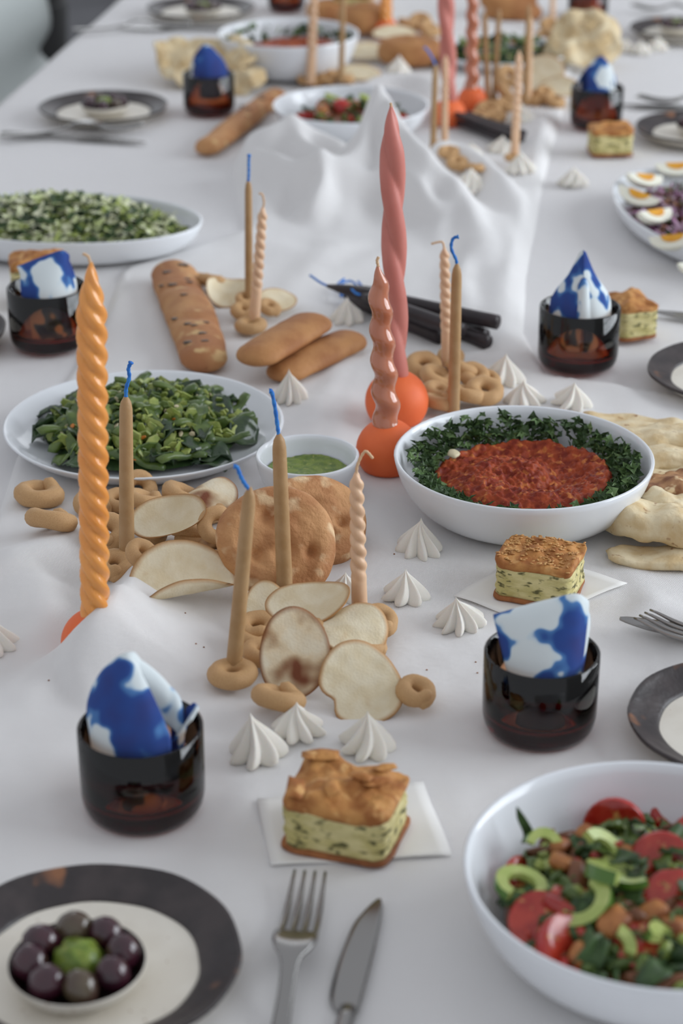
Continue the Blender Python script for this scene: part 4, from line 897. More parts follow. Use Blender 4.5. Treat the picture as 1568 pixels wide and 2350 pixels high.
# ---------------------------------------------------------------- ring biscuits
def tarallo_mesh(v):
    rnd = random.Random(100 + v); n = 30; path = []; rad = []
    ov = (0.42, 0.30, 0.55, 0.36)[v % 4]; el = (1.0, 1.16, 0.94, 1.24)[v % 4]
    for k in range(n):
        u = k / (n - 1); a = -PI / 2 - ov + (2 * PI + 2 * ov) * u; e = max(0, (abs(u - 0.5) - 0.34) / 0.16); e = e * e * (3 - 2 * e)
        hi_ = u > 0.5; r_ = 0.60 + (0.20 * e if not hi_ else 0.06 * e)
        path.append((r_ * cos(a) * el, r_ * sin(a), 0.38 + (0.36 * e if hi_ else -0.08 * e))); rad.append(0.39 * (1 + 0.05 * sin(u * 17 + v)) * (1 - 0.30 * e) * (0.45 if k in (0, n - 1) else 1))
    V, F = tube(path, rad, 14); V = [Vector((p[0], p[1], p[2])) + Vector(p).normalized() * 0.05 * nz(p, 2.4, v * 3.1) for p in V]
    return V, F
def ring_mesh():
    V, F = [], []; n, m = 40, 16
    for i in range(n):
        a = 2 * PI * i / n
        for j in range(m):
            b = 2 * PI * j / m; r = 0.64 + 0.40 * cos(b); q = Vector((r * cos(a), r * sin(a), 0.37 + 0.37 * sin(b) * (1.05 if sin(b) > 0 else 0.95))); V.append(q * (1 + 0.05 * nz(q, 2.2, 5)))
            F.append((i * m + j, ((i + 1) % n) * m + j, ((i + 1) % n) * m + (j + 1) % m, i * m + (j + 1) % m))
    return V, F
TM = []
for v in range(5):
    V, F = tarallo_mesh(v) if v < 4 else ring_mesh(); me = bpy.data.meshes.new('ring_biscuit'); me.from_pydata([tuple(p) for p in V], [], F); me.materials.append(MAT['tarallo']); me.polygons.foreach_set('use_smooth', [True] * len(F)); TM.append(me)
def tarallo(px, py, w, label, v=0, yaw=0.0, tilt=0.0, roll=0.0, h=0.0, group=None):
    """px, py: the biscuit's middle in the photograph; w: its width there"""
    p = PC(px, py, h + 0.008); s = w / 2 / 1.05 * mpp(p)
    o = bpy.data.objects.new('ring_biscuit', TM[v]); COL.objects.link(o); m = Euler((tilt, roll, 0)).to_matrix(); m = Matrix.Rotation(yaw, 3, 'Z') @ m
    o.rotation_euler = m.to_euler(); o.scale = (s, s, s); c = m @ Vector((0, 0, 0.34 * s)); o.location = p - c
    o.location.z = max(o.location.z, T + ch(p.x, p.y) - 0.34 * s * (1 - cos(tilt)) * 0)
    tag(o, label, 'biscuit', group)
def taralli(label, group, items):
    for it in items:
        (px, py, w, v, yaw, tilt, h) = it[:7]; tarallo(px, py, w, it[7] if len(it) > 7 else label, v, yaw, tilt, it[8] if len(it) > 8 else 0, h, group)
taralli('ring biscuit in the pile between the orange candle and the round bread', 'biscuits by the orange candle', [
    (90, 1136, 116, 1, 2.6, 0.1, .000, 'ring biscuit lying by itself nearest the rim of the greens plate'), (118, 1196, 116, 3, 2.8, 0.5, .002, 'ring biscuit lying left of the orange candle, with its ends crossed low'), (212, 1160, 100, 2, 1.0, 0.3, 0),
    (318, 1120, 95, 0, 0.4, 0.7, .004), (330, 1150, 100, 2, 2.2, 0.4, .012), (272, 1150, 80, 1, 1.0, 0.3, 0), (240, 1222, 110, 1, 0.3, 0.5, .004), (340, 1215, 100, 3, 1.9, 0.7, .004),
    (262, 1298, 100, 0, 0.2, 0.3, .000), (325, 1272, 88, 2, 0.9, 0.6, .006), (424, 1145, 120, 1, 2.0, 0.5, .004), (497, 1205, 92, 4, 0.3, 1.05, .022, 'smooth round ring biscuit propped upright against the round bread'),
    (425, 1218, 110, 3, 2.5, 0.5, .006), (445, 1246, 100, 2, 2.4, 0.3, .000), (495, 1262, 90, 1, 0.8, 0.3, .000), (470, 1170, 100, 0, 1.4, 0.3, .002)])
taralli('ring biscuit under the crisps in the pile before the round bread', 'biscuits under the crisps', [
    (534, 1548, 118, 4, 0.0, 0.0, .002, 'smooth ring biscuit holding the leaning taper candle'), (590, 1440, 102, 1, 0.4, 0.2, .008), (600, 1500, 102, 2, 1.1, 0.2, .004),
    (640, 1604, 122, 3, 2.7, 0.35, .004, 'ring biscuit with folded ends in front of the scorched crisp'), (955, 1588, 104, 2, 0.6, 0.25, .004, 'ring biscuit lying beside the notched crisp'), (868, 1425, 96, 1, 0.7, 0.4, .008),
    (810, 1435, 108, 0, 0.4, 0.3, .006), (760, 1455, 113, 1, 2.0, 0.3, .010), (700, 1450, 113, 2, 1.0, 0.2, .008), (790, 1500, 113, 3, 0.2, 0.3, .004), (840, 1478, 102, 2, 1.4, 0.2, .004), (585, 1468, 95, 0, 2.4, 0.2, .004)])
taralli('ring biscuit in the heap behind the large dip bowl', 'biscuits behind the large dip bowl', [
    (972, 840, 88, 1, 0.5, 0.4, .004), (1002, 868, 90, 2, 1.2, 0.4, .006), (1062, 848, 88, 0, 2.2, 0.5, .010), (1010, 925, 84, 3, 2.6, 0.3, .002), (1112, 898, 92, 4, 0.3, 0.35, .006), (1070, 905, 90, 1, 2.4, 0.3, .006),
    (1088, 862, 84, 2, 0.6, 0.4, .006), (1006, 900, 80, 0, 1.2, 0.3, .003), (1035, 820, 70, 2, 0.1, 0.3, .002), (1120, 872, 66, 0, 0.4, 0.3, 0)])
taralli('ring biscuit beside the olive loaf', 'biscuits beside the olive loaf', [
    (576, 748, 76, 4, 0.0, 0.05, .001, 'pale ring biscuit holding the peach spiral candle by the olive loaf'), (560, 715, 70, 2, 0.6, 0.3, .003), (618, 706, 60, 0, 1.0, 0.4, .006), (490, 648, 74, 3, 2.6, 0.5, .006), (562, 688, 50, 1, 1, 0.4, .010), (455, 640, 60, 0, 2, .3, .002)])
taralli('ring biscuit scattered beside the far dip bowl', 'biscuits beside the far dip bowl', [(725, 182, 56, 0, 0, 0.3, 0), (762, 165, 58, 1, 1, 0.4, .004), (790, 180, 50, 2, 2, 0.3, 0), (700, 184, 40, 3, 1, .3, 0), (750, 185, 44, 0, 2, .2, 0)])
taralli('ring biscuit on the slope of the linen heap', 'biscuits on the linen heap', [(1018, 344, 62, 0, 0.3, 0.3, .004), (1062, 350, 56, 1, 1.3, 0.3, .004), (1050, 375, 58, 2, 0.3, 0.3, .004), (1092, 385, 44, 0, 2.3, 0.3, .004), (1030, 365, 50, 3, 0.5, .3, .004)])
taralli('ring biscuit at the foot of the far candles', 'biscuits at the far candles', [(1122, 252, 62, 1, 0, 0.3, 0), (1160, 242, 54, 0, 1, 0.3, 0), (1158, 212, 60, 2, 1.5, 0.9, .012), (1165, 175, 60, 1, 0.7, 0.8, .012), (1226, 226, 60, 3, 0.2, 0.3, 0), (1272, 232, 56, 0, 1.2, 0.3, 0), (1250, 215, 50, 2, .4, .4, .006), (1100, 268, 50, 2, 0, .2, 0), (1140, 268, 46, 3, 0, .2, 0)])
taralli('ring biscuit behind the far pale crisp', 'biscuits behind the far crisp', [(965, 50, 60, 0, 0, 0.4, .004), (985, 68, 56, 1, 1, 0.4, .002), (1262, 60, 54, 2, 0.4, 0.5, .002), (1282, 84, 60, 0, 1.4, 0.4, .002), (935, 55, 50, 3, 2, .3, .004), (1250, 85, 46, 1, .4, .4, 0)])
tarallo(1174, 362, 34, 'lone ring biscuit at the foot of the peach candle between meringues', 4, 0, 0.2, 0, 0.004)

# ---------------------------------------------------------------- crisps: thin curled discs
def crisp(px, py, h, a, b, label, tilt=0.0, yaw=0.0, gam=0.0, bend=0.0, bang=0.0, bend2=0.0, notch=0.0, bendn=None, mat='chip', group=None, seed=0, tip=0.0, roll=0.0):
    """a, b: half axes in metres; bend: curvature (1/m) about the axis at angle bang; tip: extra lift of the +x end"""
    nr, na = 12, 56; top = []; rad = []
    for k in range(nr + 1):
        q = k / nr
        for i in range(na):
            t = 2 * PI * i / na; w = 1 + 0.03 * sin(2 * t + seed) + 0.025 * sin(3 * t + seed * 2.1)
            if notch: w -= notch * math.exp(-((t - PI - 0.1) / 0.28) ** 2)
            x, y = a * q * w * cos(t), b * q * w * sin(t); x, y = x * cos(gam) - y * sin(gam), x * sin(gam) + y * cos(gam)
            u, v = x * cos(bang) + y * sin(bang), -x * sin(bang) + y * cos(bang); z = 0
            bb = bendn if (bendn is not None and v < 0) else bend
            if abs(bb) > 1e-6: z = (1 - cos(v * bb)) / bb; v = sin(v * bb) / bb
            z += bend2 * u * u + tip * max(0, u) ** 2 * 30
            z += 0.0008 * nz((u, v, 0), 90, seed)
            top.append(Vector((u * cos(bang) - v * sin(bang), u * sin(bang) + v * cos(bang), z))); rad.append(q)
    th = 0.0016; n0 = len(top); V = top + [p - Vector((0, 0, th)) for p in top]; rad = rad + rad; F = []
    for k in range(nr):
        for i in range(na):
            j = (i + 1) % na; q = (k * na + i, (k + 1) * na + i, (k + 1) * na + j, k * na + j); F.append(q); F.append(tuple(x + n0 for x in q[::-1]))
    o_ = nr * na
    for i in range(na): j = (i + 1) % na; F.append((o_ + i, o_ + i + n0, o_ + j + n0, o_ + j))
    p = PC(px, py, h); m = Matrix.Rotation(yaw, 3, 'Z') @ Matrix.Rotation(tilt, 3, 'X') @ Matrix.Rotation(roll, 3, 'Y')
    o = make('crisp', V, F, MAT[mat], loc=p); o.rotation_euler = m.to_euler()
    at = o.data.attributes.new('rad', 'FLOAT', 'POINT'); at.data.foreach_set('value', rad)
    return tag(o, label, 'crisp', group)
crisp(418, 1340, .012, .042, .038, 'large pale crisp curled up like a taco before the orange candle', tilt=0.58, yaw=0.26, bend=8, bendn=64, bang=0.08, seed=1)
crisp(388, 1196, .028, .031, .023, 'pale crisp curled up at both sides on the biscuits by the orange candle', tilt=0.62, yaw=0.05, bend=14, bendn=50, bang=0.25, seed=2, tip=0.7)
crisp(478, 1122, .024, .027, .024, 'brown-edged crisp arched like a bridge below the greens plate', tilt=0.10, yaw=-0.40, bend=-36, bang=1.3, seed=3, mat='chip_burnt')
crisp(676, 1500, .026, .0265, .034, 'flat scorched crisp with brown burn marks leaning on the pile', tilt=0.80, yaw=-0.10, bend=8, bang=1.2, seed=4, mat='chip_burnt')
crisp(828, 1572, .016, .031, .033, 'flat pale crisp with a notch in its edge leaning on the pile', tilt=0.62, yaw=0.2, gam=0.3, bend=9, bang=0.5, notch=0.26, seed=5)
crisp(706, 1386, .030, .033, .022, 'pale crisp with one lifted tip lying over another crisp', tilt=0.35, yaw=-0.12, bend=6, bang=0, seed=6, tip=0.35, roll=-0.05)
crisp(612, 1398, .016, .017, .026, 'pale crisp half hidden under the one with a lifted tip', tilt=0.50, yaw=0.1, bend=6, bang=0, seed=7)
crisp(800, 1432, .030, .032, .027, 'pale crisp arched over the dark gap beside the spiral candle', tilt=0.30, yaw=-0.50, bend=-34, bang=1.2, seed=8, roll=0.15)
crisp(520, 672, .012, .028, .022, 'pale crisp curled into a cup beside the olive loaf', tilt=0.5, yaw=0.2, bend=40, bang=1.3, seed=9)
crisp(634, 690, .014, .024, .016, 'pale crisp leaning behind the peach spiral candle by the loaf', tilt=0.6, yaw=0.5, bend=16, bang=0.2, seed=10)
crisp(905, 76, .020, .040, .028, 'long pale crisp lying before the far roll', tilt=0.2, yaw=0.25, bend=8, seed=11)
crisp(1245, 172, .030, .034, .034, 'pale crisp propped up by the far candles', tilt=0.8, yaw=-0.3, bend=12, seed=12)
crisp(1280, 205, .018, .034, .030, 'pale crisp lying at the edge of the runner by the far candles', tilt=0.3, yaw=-0.5, bend=16, seed=13)
crisp(846, 122, .012, .036, .030, 'pale crisp beside the meringue at the far roll', tilt=0.3, yaw=0.3, bend=14, seed=14)
crisp(822, 170, .008, .036, .026, 'pale crisp between the two far bowls', tilt=0.3, yaw=-0.2, bend=14, seed=15)

# ---------------------------------------------------------------- meringues
MM = []
for v in range(4):
    rnd = random.Random(50 + v); nl = (7, 8, 7, 9)[v]; V = []; F = []; na = nl * 10; prof = [(0, 0), (0.86, 0.0), (0.98, 0.10), (0.98, 0.24), (0.86, 0.44), (0.70, 0.64), (0.53, 0.84), (0.37, 1.02), (0.23, 1.17), (0.12, 1.30), (0.05, 1.42), (0.015, 1.50), (0, 1.53)]
    amps = [rnd.uniform(0.75, 1.2) for _ in range(nl)]; tw = (0.25, -0.35, 0.5, 0.15)[v]; rows = []
    for s, z in prof:
        row = []
        for i in range(na):
            a = 2 * PI * i / na; k = (a / (2 * PI) * nl) % 1; c = 1 - abs(2 * k - 1); cusp = 1 - abs(2 * k - 1) ** 0.8 if False else (abs(2 * k - 1)); lob = 0.5 - 0.5 * cos(2 * PI * (k + 0.5))
            mix_ = max(0, 1 - z / 0.7); prof_ = mix_ * (lob ** 0.7) + (1 - mix_) * (cusp ** 1.3)
            am = 0.52 * amps[int(a / (2 * PI) * nl + 0.5) % nl] * (1 if z < 1.2 else max(0, (1.5 - z) / 0.3)); r = s * (1 - am * 0.62 + am * prof_)
            b = a + tw * z + 0.10 * sin(3 * z + i * 0); row.append((r * cos(b) + 0.10 * z * z * 0.35 * (v - 1.5), r * sin(b), z * (1 + 0.02 * sin(a * 3 + v))))
        rows.append(row)
    V, F = rings_mesh(rows, True, True); me = bpy.data.meshes.new('meringue'); me.from_pydata(V, [], F); me.materials.append(MAT['meringue']); me.polygons.foreach_set('use_smooth', [True] * len(F)); MM.append(me)
def meringue(px, py, w, hpx, label, v=0, yaw=0.0, tilt=(0, 0), group=None, h=0):
    """px, py: middle of the foot; w: foot width; hpx: visible height from foot front to tip"""
    p = PC(px, py, h); s = w / 2 / 0.94 * mpp(p); dep = math.atan2(CAM.z - p.z, p.y); hz = max(0.6, (hpx * mpp(p) - 0.85 * s * sin(dep)) / (1.53 * s * cos(dep)))
    o = bpy.data.objects.new('meringue', MM[v]); COL.objects.link(o); o.scale = (s, s, s * hz); o.rotation_euler = (tilt[0], tilt[1], yaw); o.location = p - Vector((0, 0, 0.0006)); tag(o, label, 'meringue', group)
for k, it in enumerate((
    (592, 1736, 116, 124, 'white meringue kiss with a tall leaning tip nearest the dark glass behind the olive plate'), (684, 1680, 106, 94, 'squat white meringue kiss between the folded biscuit and the flaky pie'), (840, 1718, 108, 112, 'white meringue kiss directly below the notched crisp'),
    (1056, 1434, 100, 88, 'broad white meringue kiss beside the paper of the sesame pie'), (931, 1372, 94, 84, 'white meringue kiss beside the ring biscuit under the spiral taper'), (961, 1266, 92, 96, 'white meringue kiss between the dip bowl and the sesame pie'),
    (790, 1368, 76, 72, 'white meringue kiss half hidden behind the peach spiral taper'), (852, 1058, 78, 86, 'white meringue kiss wedged between the sauce bowl and the dip bowl'), (1157, 874, 82, 76, 'white meringue kiss next to the heap of biscuits behind the dip bowl'),
    (1205, 924, 80, 66, 'white meringue kiss just behind the rim of the dip bowl'), (1311, 928, 78, 66, 'white meringue kiss standing alone in front of the tent napkin glass'), (668, 916, 66, 80, 'white meringue kiss in front of the two brown rolls'),
    (797, 736, 70, 66, 'white meringue kiss below the dark candles'), (-12, 1486, 94, 90, 'white meringue kiss cut off at the fold left of the buried holder'), (1315, 424, 60, 50, 'white meringue kiss alone between the linen heap and the egg platter'),
    (1078, 436, 72, 60, 'white meringue kiss below the biscuits on the linen heap'), (1150, 346, 56, 44, 'white meringue kiss under the tips of the far dark candles'), (1196, 394, 60, 54, 'white meringue kiss in front of the peach candle near the linen heap'),
    (914, 168, 50, 48, 'white meringue kiss in front of the far brown bread'), (1432, 116, 44, 34, 'white meringue kiss in the far row of three before the plate'), (1470, 120, 44, 34, 'white meringue kiss in the far row of three before the plate'), (1508, 112, 44, 34, 'white meringue kiss in the far row of three before the plate'),
    (1082, 356, 44, 36, 'white meringue kiss among the biscuits on the linen heap'), (1195, 278, 60, 50, 'white meringue kiss behind the far biscuits by the glass'), (878, 1072, 40, 24, 'small broken meringue beside the wedged meringue kiss'))):
    meringue(*it, v=k % 4, yaw=k * 1.3, tilt=((k * 37 % 7 - 3) * 0.025, (k * 53 % 7 - 3) * 0.025), group='three meringues in a row' if k in (19, 20, 21) else None)
# ---------------------------------------------------------------- breads
def loaf(name, pts, w, label, mat, flat=0.8, lump=0.10, seed=0, n=44, olives=0, h=0.0, cuts=0):
    """long loaf along photograph points (its middle line), w: width in pixels at each point"""
    g = [PC(x, y, h) for x, y in pts]; rr = [wi / 2 * mpp(q) for wi, q in zip(w, g)]; c = g[len(g) // 2].copy(); c.z = T + ch(c.x, c.y) + h
    loc_ = [q - c for q in g]; path = smooth_path([Vector((q.x, q.y, 0)) for q in loc_], n); rad = [v.x for v in smooth_path([(r, 0, 0) for r in rr], n)]
    p, fr = frames(path); m = 26; rings = []; ef = min(0.45, 1.0 * sum(rad) / len(rad) / max(1e-6, sum((p[k + 1] - p[k]).length for k in range(n - 1))))
    for k in range(n):
        u = k / (n - 1); e = min(u, 1 - u); sc = math.sqrt(max(0.0, 1 - (1 - min(1, e / ef)) ** 2)) if e < ef else 1; ring = []
        sc = max(sc, 0.08); z0 = rad[k] * flat * 0.78
        for i in range(m):
            a = 2 * PI * i / m; side = Vector((fr[k][0].x, fr[k][0].y, 0)).normalized(); v = side * (cos(a) * rad[k] * sc); zz = sin(a) * rad[k] * flat * sc; zz = zz if zz > 0 else zz * 0.72
            q = p[k] + v + Vector((0, 0, zz + z0 * 0.9)); d = lump * rad[k] * (nz(q, 0.55 / rad[k], seed) + 0.4 * nz(q, 1.4 / rad[k], seed + 3))
            if cuts: d -= 0.10 * rad[k] * max(0, cos(u * cuts * 2 * PI + 0.5 * cos(a)) - 0.75) * 4 * max(0, sin(a))
            q = q + (v + Vector((0, 0, zz))).normalized() * d; q.z = max(q.z, 0.0); ring.append(q)
        rings.append(ring)
    V, F = rings_mesh(rings)
    root = tag(empty(name, c), label, 'bread'); make('crust', V, F, MAT[mat], root); rnd = random.Random(seed)
    for k in range(olives):
        i = rnd.randrange(5, n - 5); a = rnd.uniform(0.7, 2.3); j = int(a / (2 * PI) * m); q = rings[i][j]; s = rad[i] * rnd.uniform(0.10, 0.2)
        v, f = lathe([(0, -0.3), (0.9, -0.2), (1, 0), (0.6, 0.3), (0, 0.34)], 10, superell(1.6, 0.8, 2)); v = [Matrix.Rotation(rnd.uniform(-0.4, 0.4), 3, 'Z') @ Vector(x) * s for x in v]
        make('olive_piece', v, f, MAT['olive_green'], root, loc=q)
    return root
loaf('olive_loaf', [(392, 640), (412, 690), (436, 745), (456, 805), (474, 868)], [106, 112, 112, 114, 108], 'long olive bread loaf lying behind the greens plate', 'olive_bread', 0.62, 0.10, 3, olives=14, cuts=3)
v, f = lathe([(0, -0.6), (0.9, -0.3), (1, 0.2), (0.6, 0.7), (0, 0.8)], 14, disp=lambda v: v * (1 + 0.3 * nz(v, 2, 1)))
loaf('olive_loaf', [(640, 232), (590, 268), (535, 312), (468, 362)], [58, 62, 64, 62], 'long olive bread stick reaching from under the salad bowl to the plain cloth', 'olive_bread', 0.7, 0.08, 5, olives=5)
def bun(name, px, py, h, a, b, H, label, mat='roll', rot=(0, 0, 0), seed=0, dimples=0, hi=True, dust=False):
    """flattened round bread; a, b half axes, H thickness in metres"""
    rnd = random.Random(seed); dm = [(rnd.uniform(0.15, 0.62), rnd.uniform(0, 6.28), rnd.uniform(0.11, 0.20)) for _ in range(dimples)]
    prof = [(0, 0)] + [(k / 8 * 0.82, 0) for k in range(1, 9)] + [(0.93, 0.06), (0.985, 0.2), (1.0, 0.4), (0.98, 0.6), (0.93, 0.78), (0.86, 0.9), (0.76, 0.96)] + [(0.76 * (1 - k / 14), 0.96 + 0.10 * (k / 14)) for k in range(1, 14)] + [(0, 1.06)]
    ph = rnd.uniform(0, 6)
    ol = lambda t: (a * (1 + 0.04 * sin(2 * t + ph) + 0.03 * sin(3 * t + ph * 2)) * cos(t), b * (1 + 0.04 * sin(2 * t + ph) + 0.03 * sin(3 * t + ph * 2)) * sin(t))
    def dp(v):
        z = v.z * H; q = Vector((v.x / a, v.y / b, 0))
        if v.z > 0.5:
            for (r_, t_, s_) in dm: z -= 0.34 * H * math.exp(-((q - Vector((r_ * cos(t_), r_ * sin(t_), 0))).length / s_) ** 2)
        z += (0.10 * H * nz(v, 45, seed) + 0.04 * H * nz(v, 130, seed)) * (1 if v.z > 0.3 else 0.2); k = 1 + 0.025 * nz(v, 60, seed + 2)
        return Vector((v.x * k, v.y * k, z))
    V, F = lathe(prof, 72 if hi else 30, ol, dp); p = PC(px, py, h); o = make(name, V, F, MAT[mat], loc=p, rot=rot)
    return tag(o, label, 'bread')
bun('round_bread', 636, 1250, .034, .046, .047, .022, 'round seeded flat bread with dimples leaning in front of its twin', 'focaccia', (0.98, 0.0, 0.1), 2, 4)
bun('round_bread', 716, 1206, .020, .044, .042, .024, 'round seeded flat bread with dimples lying behind its twin by the sauce bowl', 'focaccia', (0.62, 0.10, 0.4), 5, 4)
loaf('bread_roll', [(566, 850), (650, 800), (738, 750)], [104, 112, 104], 'long brown roll resting on top of another roll', 'roll', 0.5, 0.06, 7, h=0.022)
loaf('bread_roll', [(630, 884), (732, 834), (824, 792)], [98, 108, 96], 'long brown roll underneath another roll behind a meringue', 'roll', 0.55, 0.07, 8)
bun('bread_roll', 942, 140, .008, .052, .038, .036, 'brown roll behind the meringue at the linen ridge', 'roll', (0.1, 0, 0.1), 9, 0, False)
bun('bread_roll', 834, 66, .010, .048, .036, .040, 'dark brown roll before the far orange candle', 'roll', (0.1, 0, 0.3), 10, 0, False)
bun('bread_roll', 1168, 14, .018, .052, .036, .026, 'tan roll on top of another roll at the far end', 'roll', (0.3, 0, 0.1), 12, 0, False)
bun('bread_roll', 1178, 40, .002, .050, .038, .026, 'tan roll under another roll at the far end', 'roll', (0, 0, -0.2), 13, 0, False)
bun('bread_roll', 752, 40, .004, .040, .030, .030, 'tan roll behind the far dip bowl', 'roll', (0, 0, -0.2), 14, 0, False)
def flat(px, py, h, a, b, label, rot, seed, mat='flatbread', th=0.006, wave=0.012, fold=0.0, e=2.6, group=None):
    """torn wavy flatbread; fold curls its near edge under"""
    nx, ny = 34, 26; rnd = random.Random(seed); ol = superell(1, 1, e); nr, na = 14, 60; top, F = [], []
    for k in range(nr + 1):
        q = k / nr
        for i in range(na):
            t = 2 * PI * i / na; x, y = ol(t); w = 1 + 0.07 * nz((x, y, 0), 2.2, seed) + 0.04 * nz((x, y, 1), 7, seed); x, y = x * q * w * a, y * q * w * b
            z = wave * nz((x, y, 0), 26, seed) + 0.4 * wave * nz((x, y, 2), 60, seed)
            if fold and y < 0: ang_ = -y / fold; z -= fold * (1 - cos(ang_)); y = -fold * sin(ang_)
            ed = th * 0.5 * math.sqrt(max(0, 1 - max(0, (q - 0.8) / 0.2) ** 2)); top.append((x, y, z, ed))
    V = [(x, y, z + d + 0.0005) for x, y, z, d in top] + [(x, y, z - d - 0.0005) for x, y, z, d in top]; n0 = len(top)
    for k in range(nr):
        for i in range(na):
            j = (i + 1) % na; q = (k * na + i, (k + 1) * na + i, (k + 1) * na + j, k * na + j); F.append(q); F.append(tuple(s + n0 for s in q[::-1]))
    for i in range(na): j = (i + 1) % na; F.append((nr * na + i, nr * na + i + n0, nr * na + j + n0, nr * na + j))
    p = PC(px, py, h); return tag(make('torn_flatbread', V, F, MAT[mat], loc=p, rot=rot), label, 'flatbread', group)
def folded(px, py, h, L, b, label, rot, seed, mat='flatbread', gap=0.010, group=None):
    """flatbread folded over: both layers meet in a rounded fold along the near edge"""
    rows = []; prof = [(1.0, 0.0), (0.4, 0.0), (-0.2, 0.02), (-0.75, 0.05), (-0.98, 0.25), (-1.0, 0.5), (-0.95, 0.78), (-0.7, 0.98), (-0.1, 1.02), (0.5, 0.95), (0.95, 0.9)]
    for v, (y, z) in enumerate(prof):
        row = []
        for k in range(13):
            u = k / 12 * 2 - 1; w = math.sqrt(max(0.05, 1 - abs(u) ** 3.2)); x = u * L * (1 + 0.05 * nz((v, k, 0), 0.7, seed))
            zz = z * gap * (0.75 + 0.5 * w) + 0.006 * nz((u * 2.2, z, 0), 1.1, seed) + 0.0030 * nz((u * 6, y * 2, z), 1.0, seed); row.append((x, y * b * (w if y < 0 else 1) + 0.004 * nz((u * 4, z, 3), 1.0, seed), zz))
        rows.append(row)
    V, F = sheet(rows, 50, 44); V = [q + Vector((0, 0, 0.0008 * nz(q, 220, seed))) for q in map(Vector, V)]; p = PC(px, py, h)
    return tag(thicken(make('torn_flatbread', V, F, MAT[mat], loc=p, rot=rot), 0.0034), label, 'flatbread', group)
GF = 'torn flatbread piled beside the large dip bowl'
flat(1472, 984, .012, .056, .030, 'flat piece of pale flatbread rearmost in the pile by the dip bowl', (-0.05, 0.05, -0.28), 1, group=GF, e=3, wave=.006)
for (px, py, h, L, b, rot, sd_, mt, gp, lab) in (
    (1548, 1028, .018, .062, .026, (-0.16, 0.0, 0.02), 2, 'flatbread', .012, 'folded pale flatbread next in front of the rearmost piece by the dip bowl'),
    (1556, 1068, .016, .060, .026, (-0.16, 0.0, 0.04), 3, 'flatbread', .013, 'folded thick flatbread over a dark gap in the pile by the dip bowl'),
    (1548, 1106, .010, .062, .024, (-0.14, 0.0, 0.12), 4, 'flatbread', .010, 'narrow flatbread strip touching the rim of the dip bowl'),
    (1566, 1142, .011, .040, .022, (-0.10, 0.0, 0.16), 5, 'flatbread_brown', .013, 'browned blistered flatbread in the middle of the pile by the dip bowl'),
    (1496, 1170, .006, .040, .018, (-0.05, 0.0, 0.10), 6, 'flatbread', .012, 'crumpled pale flatbread below the browned piece'),
    (1572, 1180, .010, .036, .018, (-0.05, 0.1, 0.16), 7, 'flatbread', .012, 'pale flatbread folded over the crumpled piece'),
    (1528, 1232, .009, .048, .022, (-0.10, 0.0, -0.30), 8, 'flatbread', .018, 'torn flatbread with an open ragged pocket in the pile')):
    folded(px, py, h, L, b, lab, rot, sd_, mt, gp, GF)
flat(1532, 1278, .005, .050, .020, 'flat speckled flatbread lowest in the pile on the cloth', (0.02, 0.0, -0.15), 9, group=GF, e=3, wave=.005)
for (px, py, h, a, b, rot, sd_, lab) in (
    (440, 134, .030, .062, .050, (0.5, 0.1, 0.4), 11, 'torn flatbread leaning at the front of the heap by the glass'), (474, 116, .038, .060, .050, (0.3, -0.2, -0.3), 12, 'torn flatbread on top of the heap by the far dip bowl'),
    (532, 152, .030, .046, .044, (0.5, -0.4, -0.5), 13, 'torn flatbread leaning against the far dip bowl'), (430, 170, .016, .044, .036, (0.2, 0.2, 0.2), 14, 'torn flatbread lowest in the heap behind the glass'), (560, 180, .020, .034, .03, (0.5, -0.2, 0.2), 15, 'small torn flatbread between the glass and the bread stick')):
    flat(px, py, h, a, b, lab, rot, sd_, wave=0.026)
flat(1345, 90, .046, .058, .050, 'large pale flatbread propped upright in front of the far glass', (0.9, 0.0, -0.15), 16, wave=0.02)
flat(1310, 110, .026, .046, .036, 'torn brown flatbread before the large upright one', (0.4, 0.0, -0.5), 17, wave=0.02)

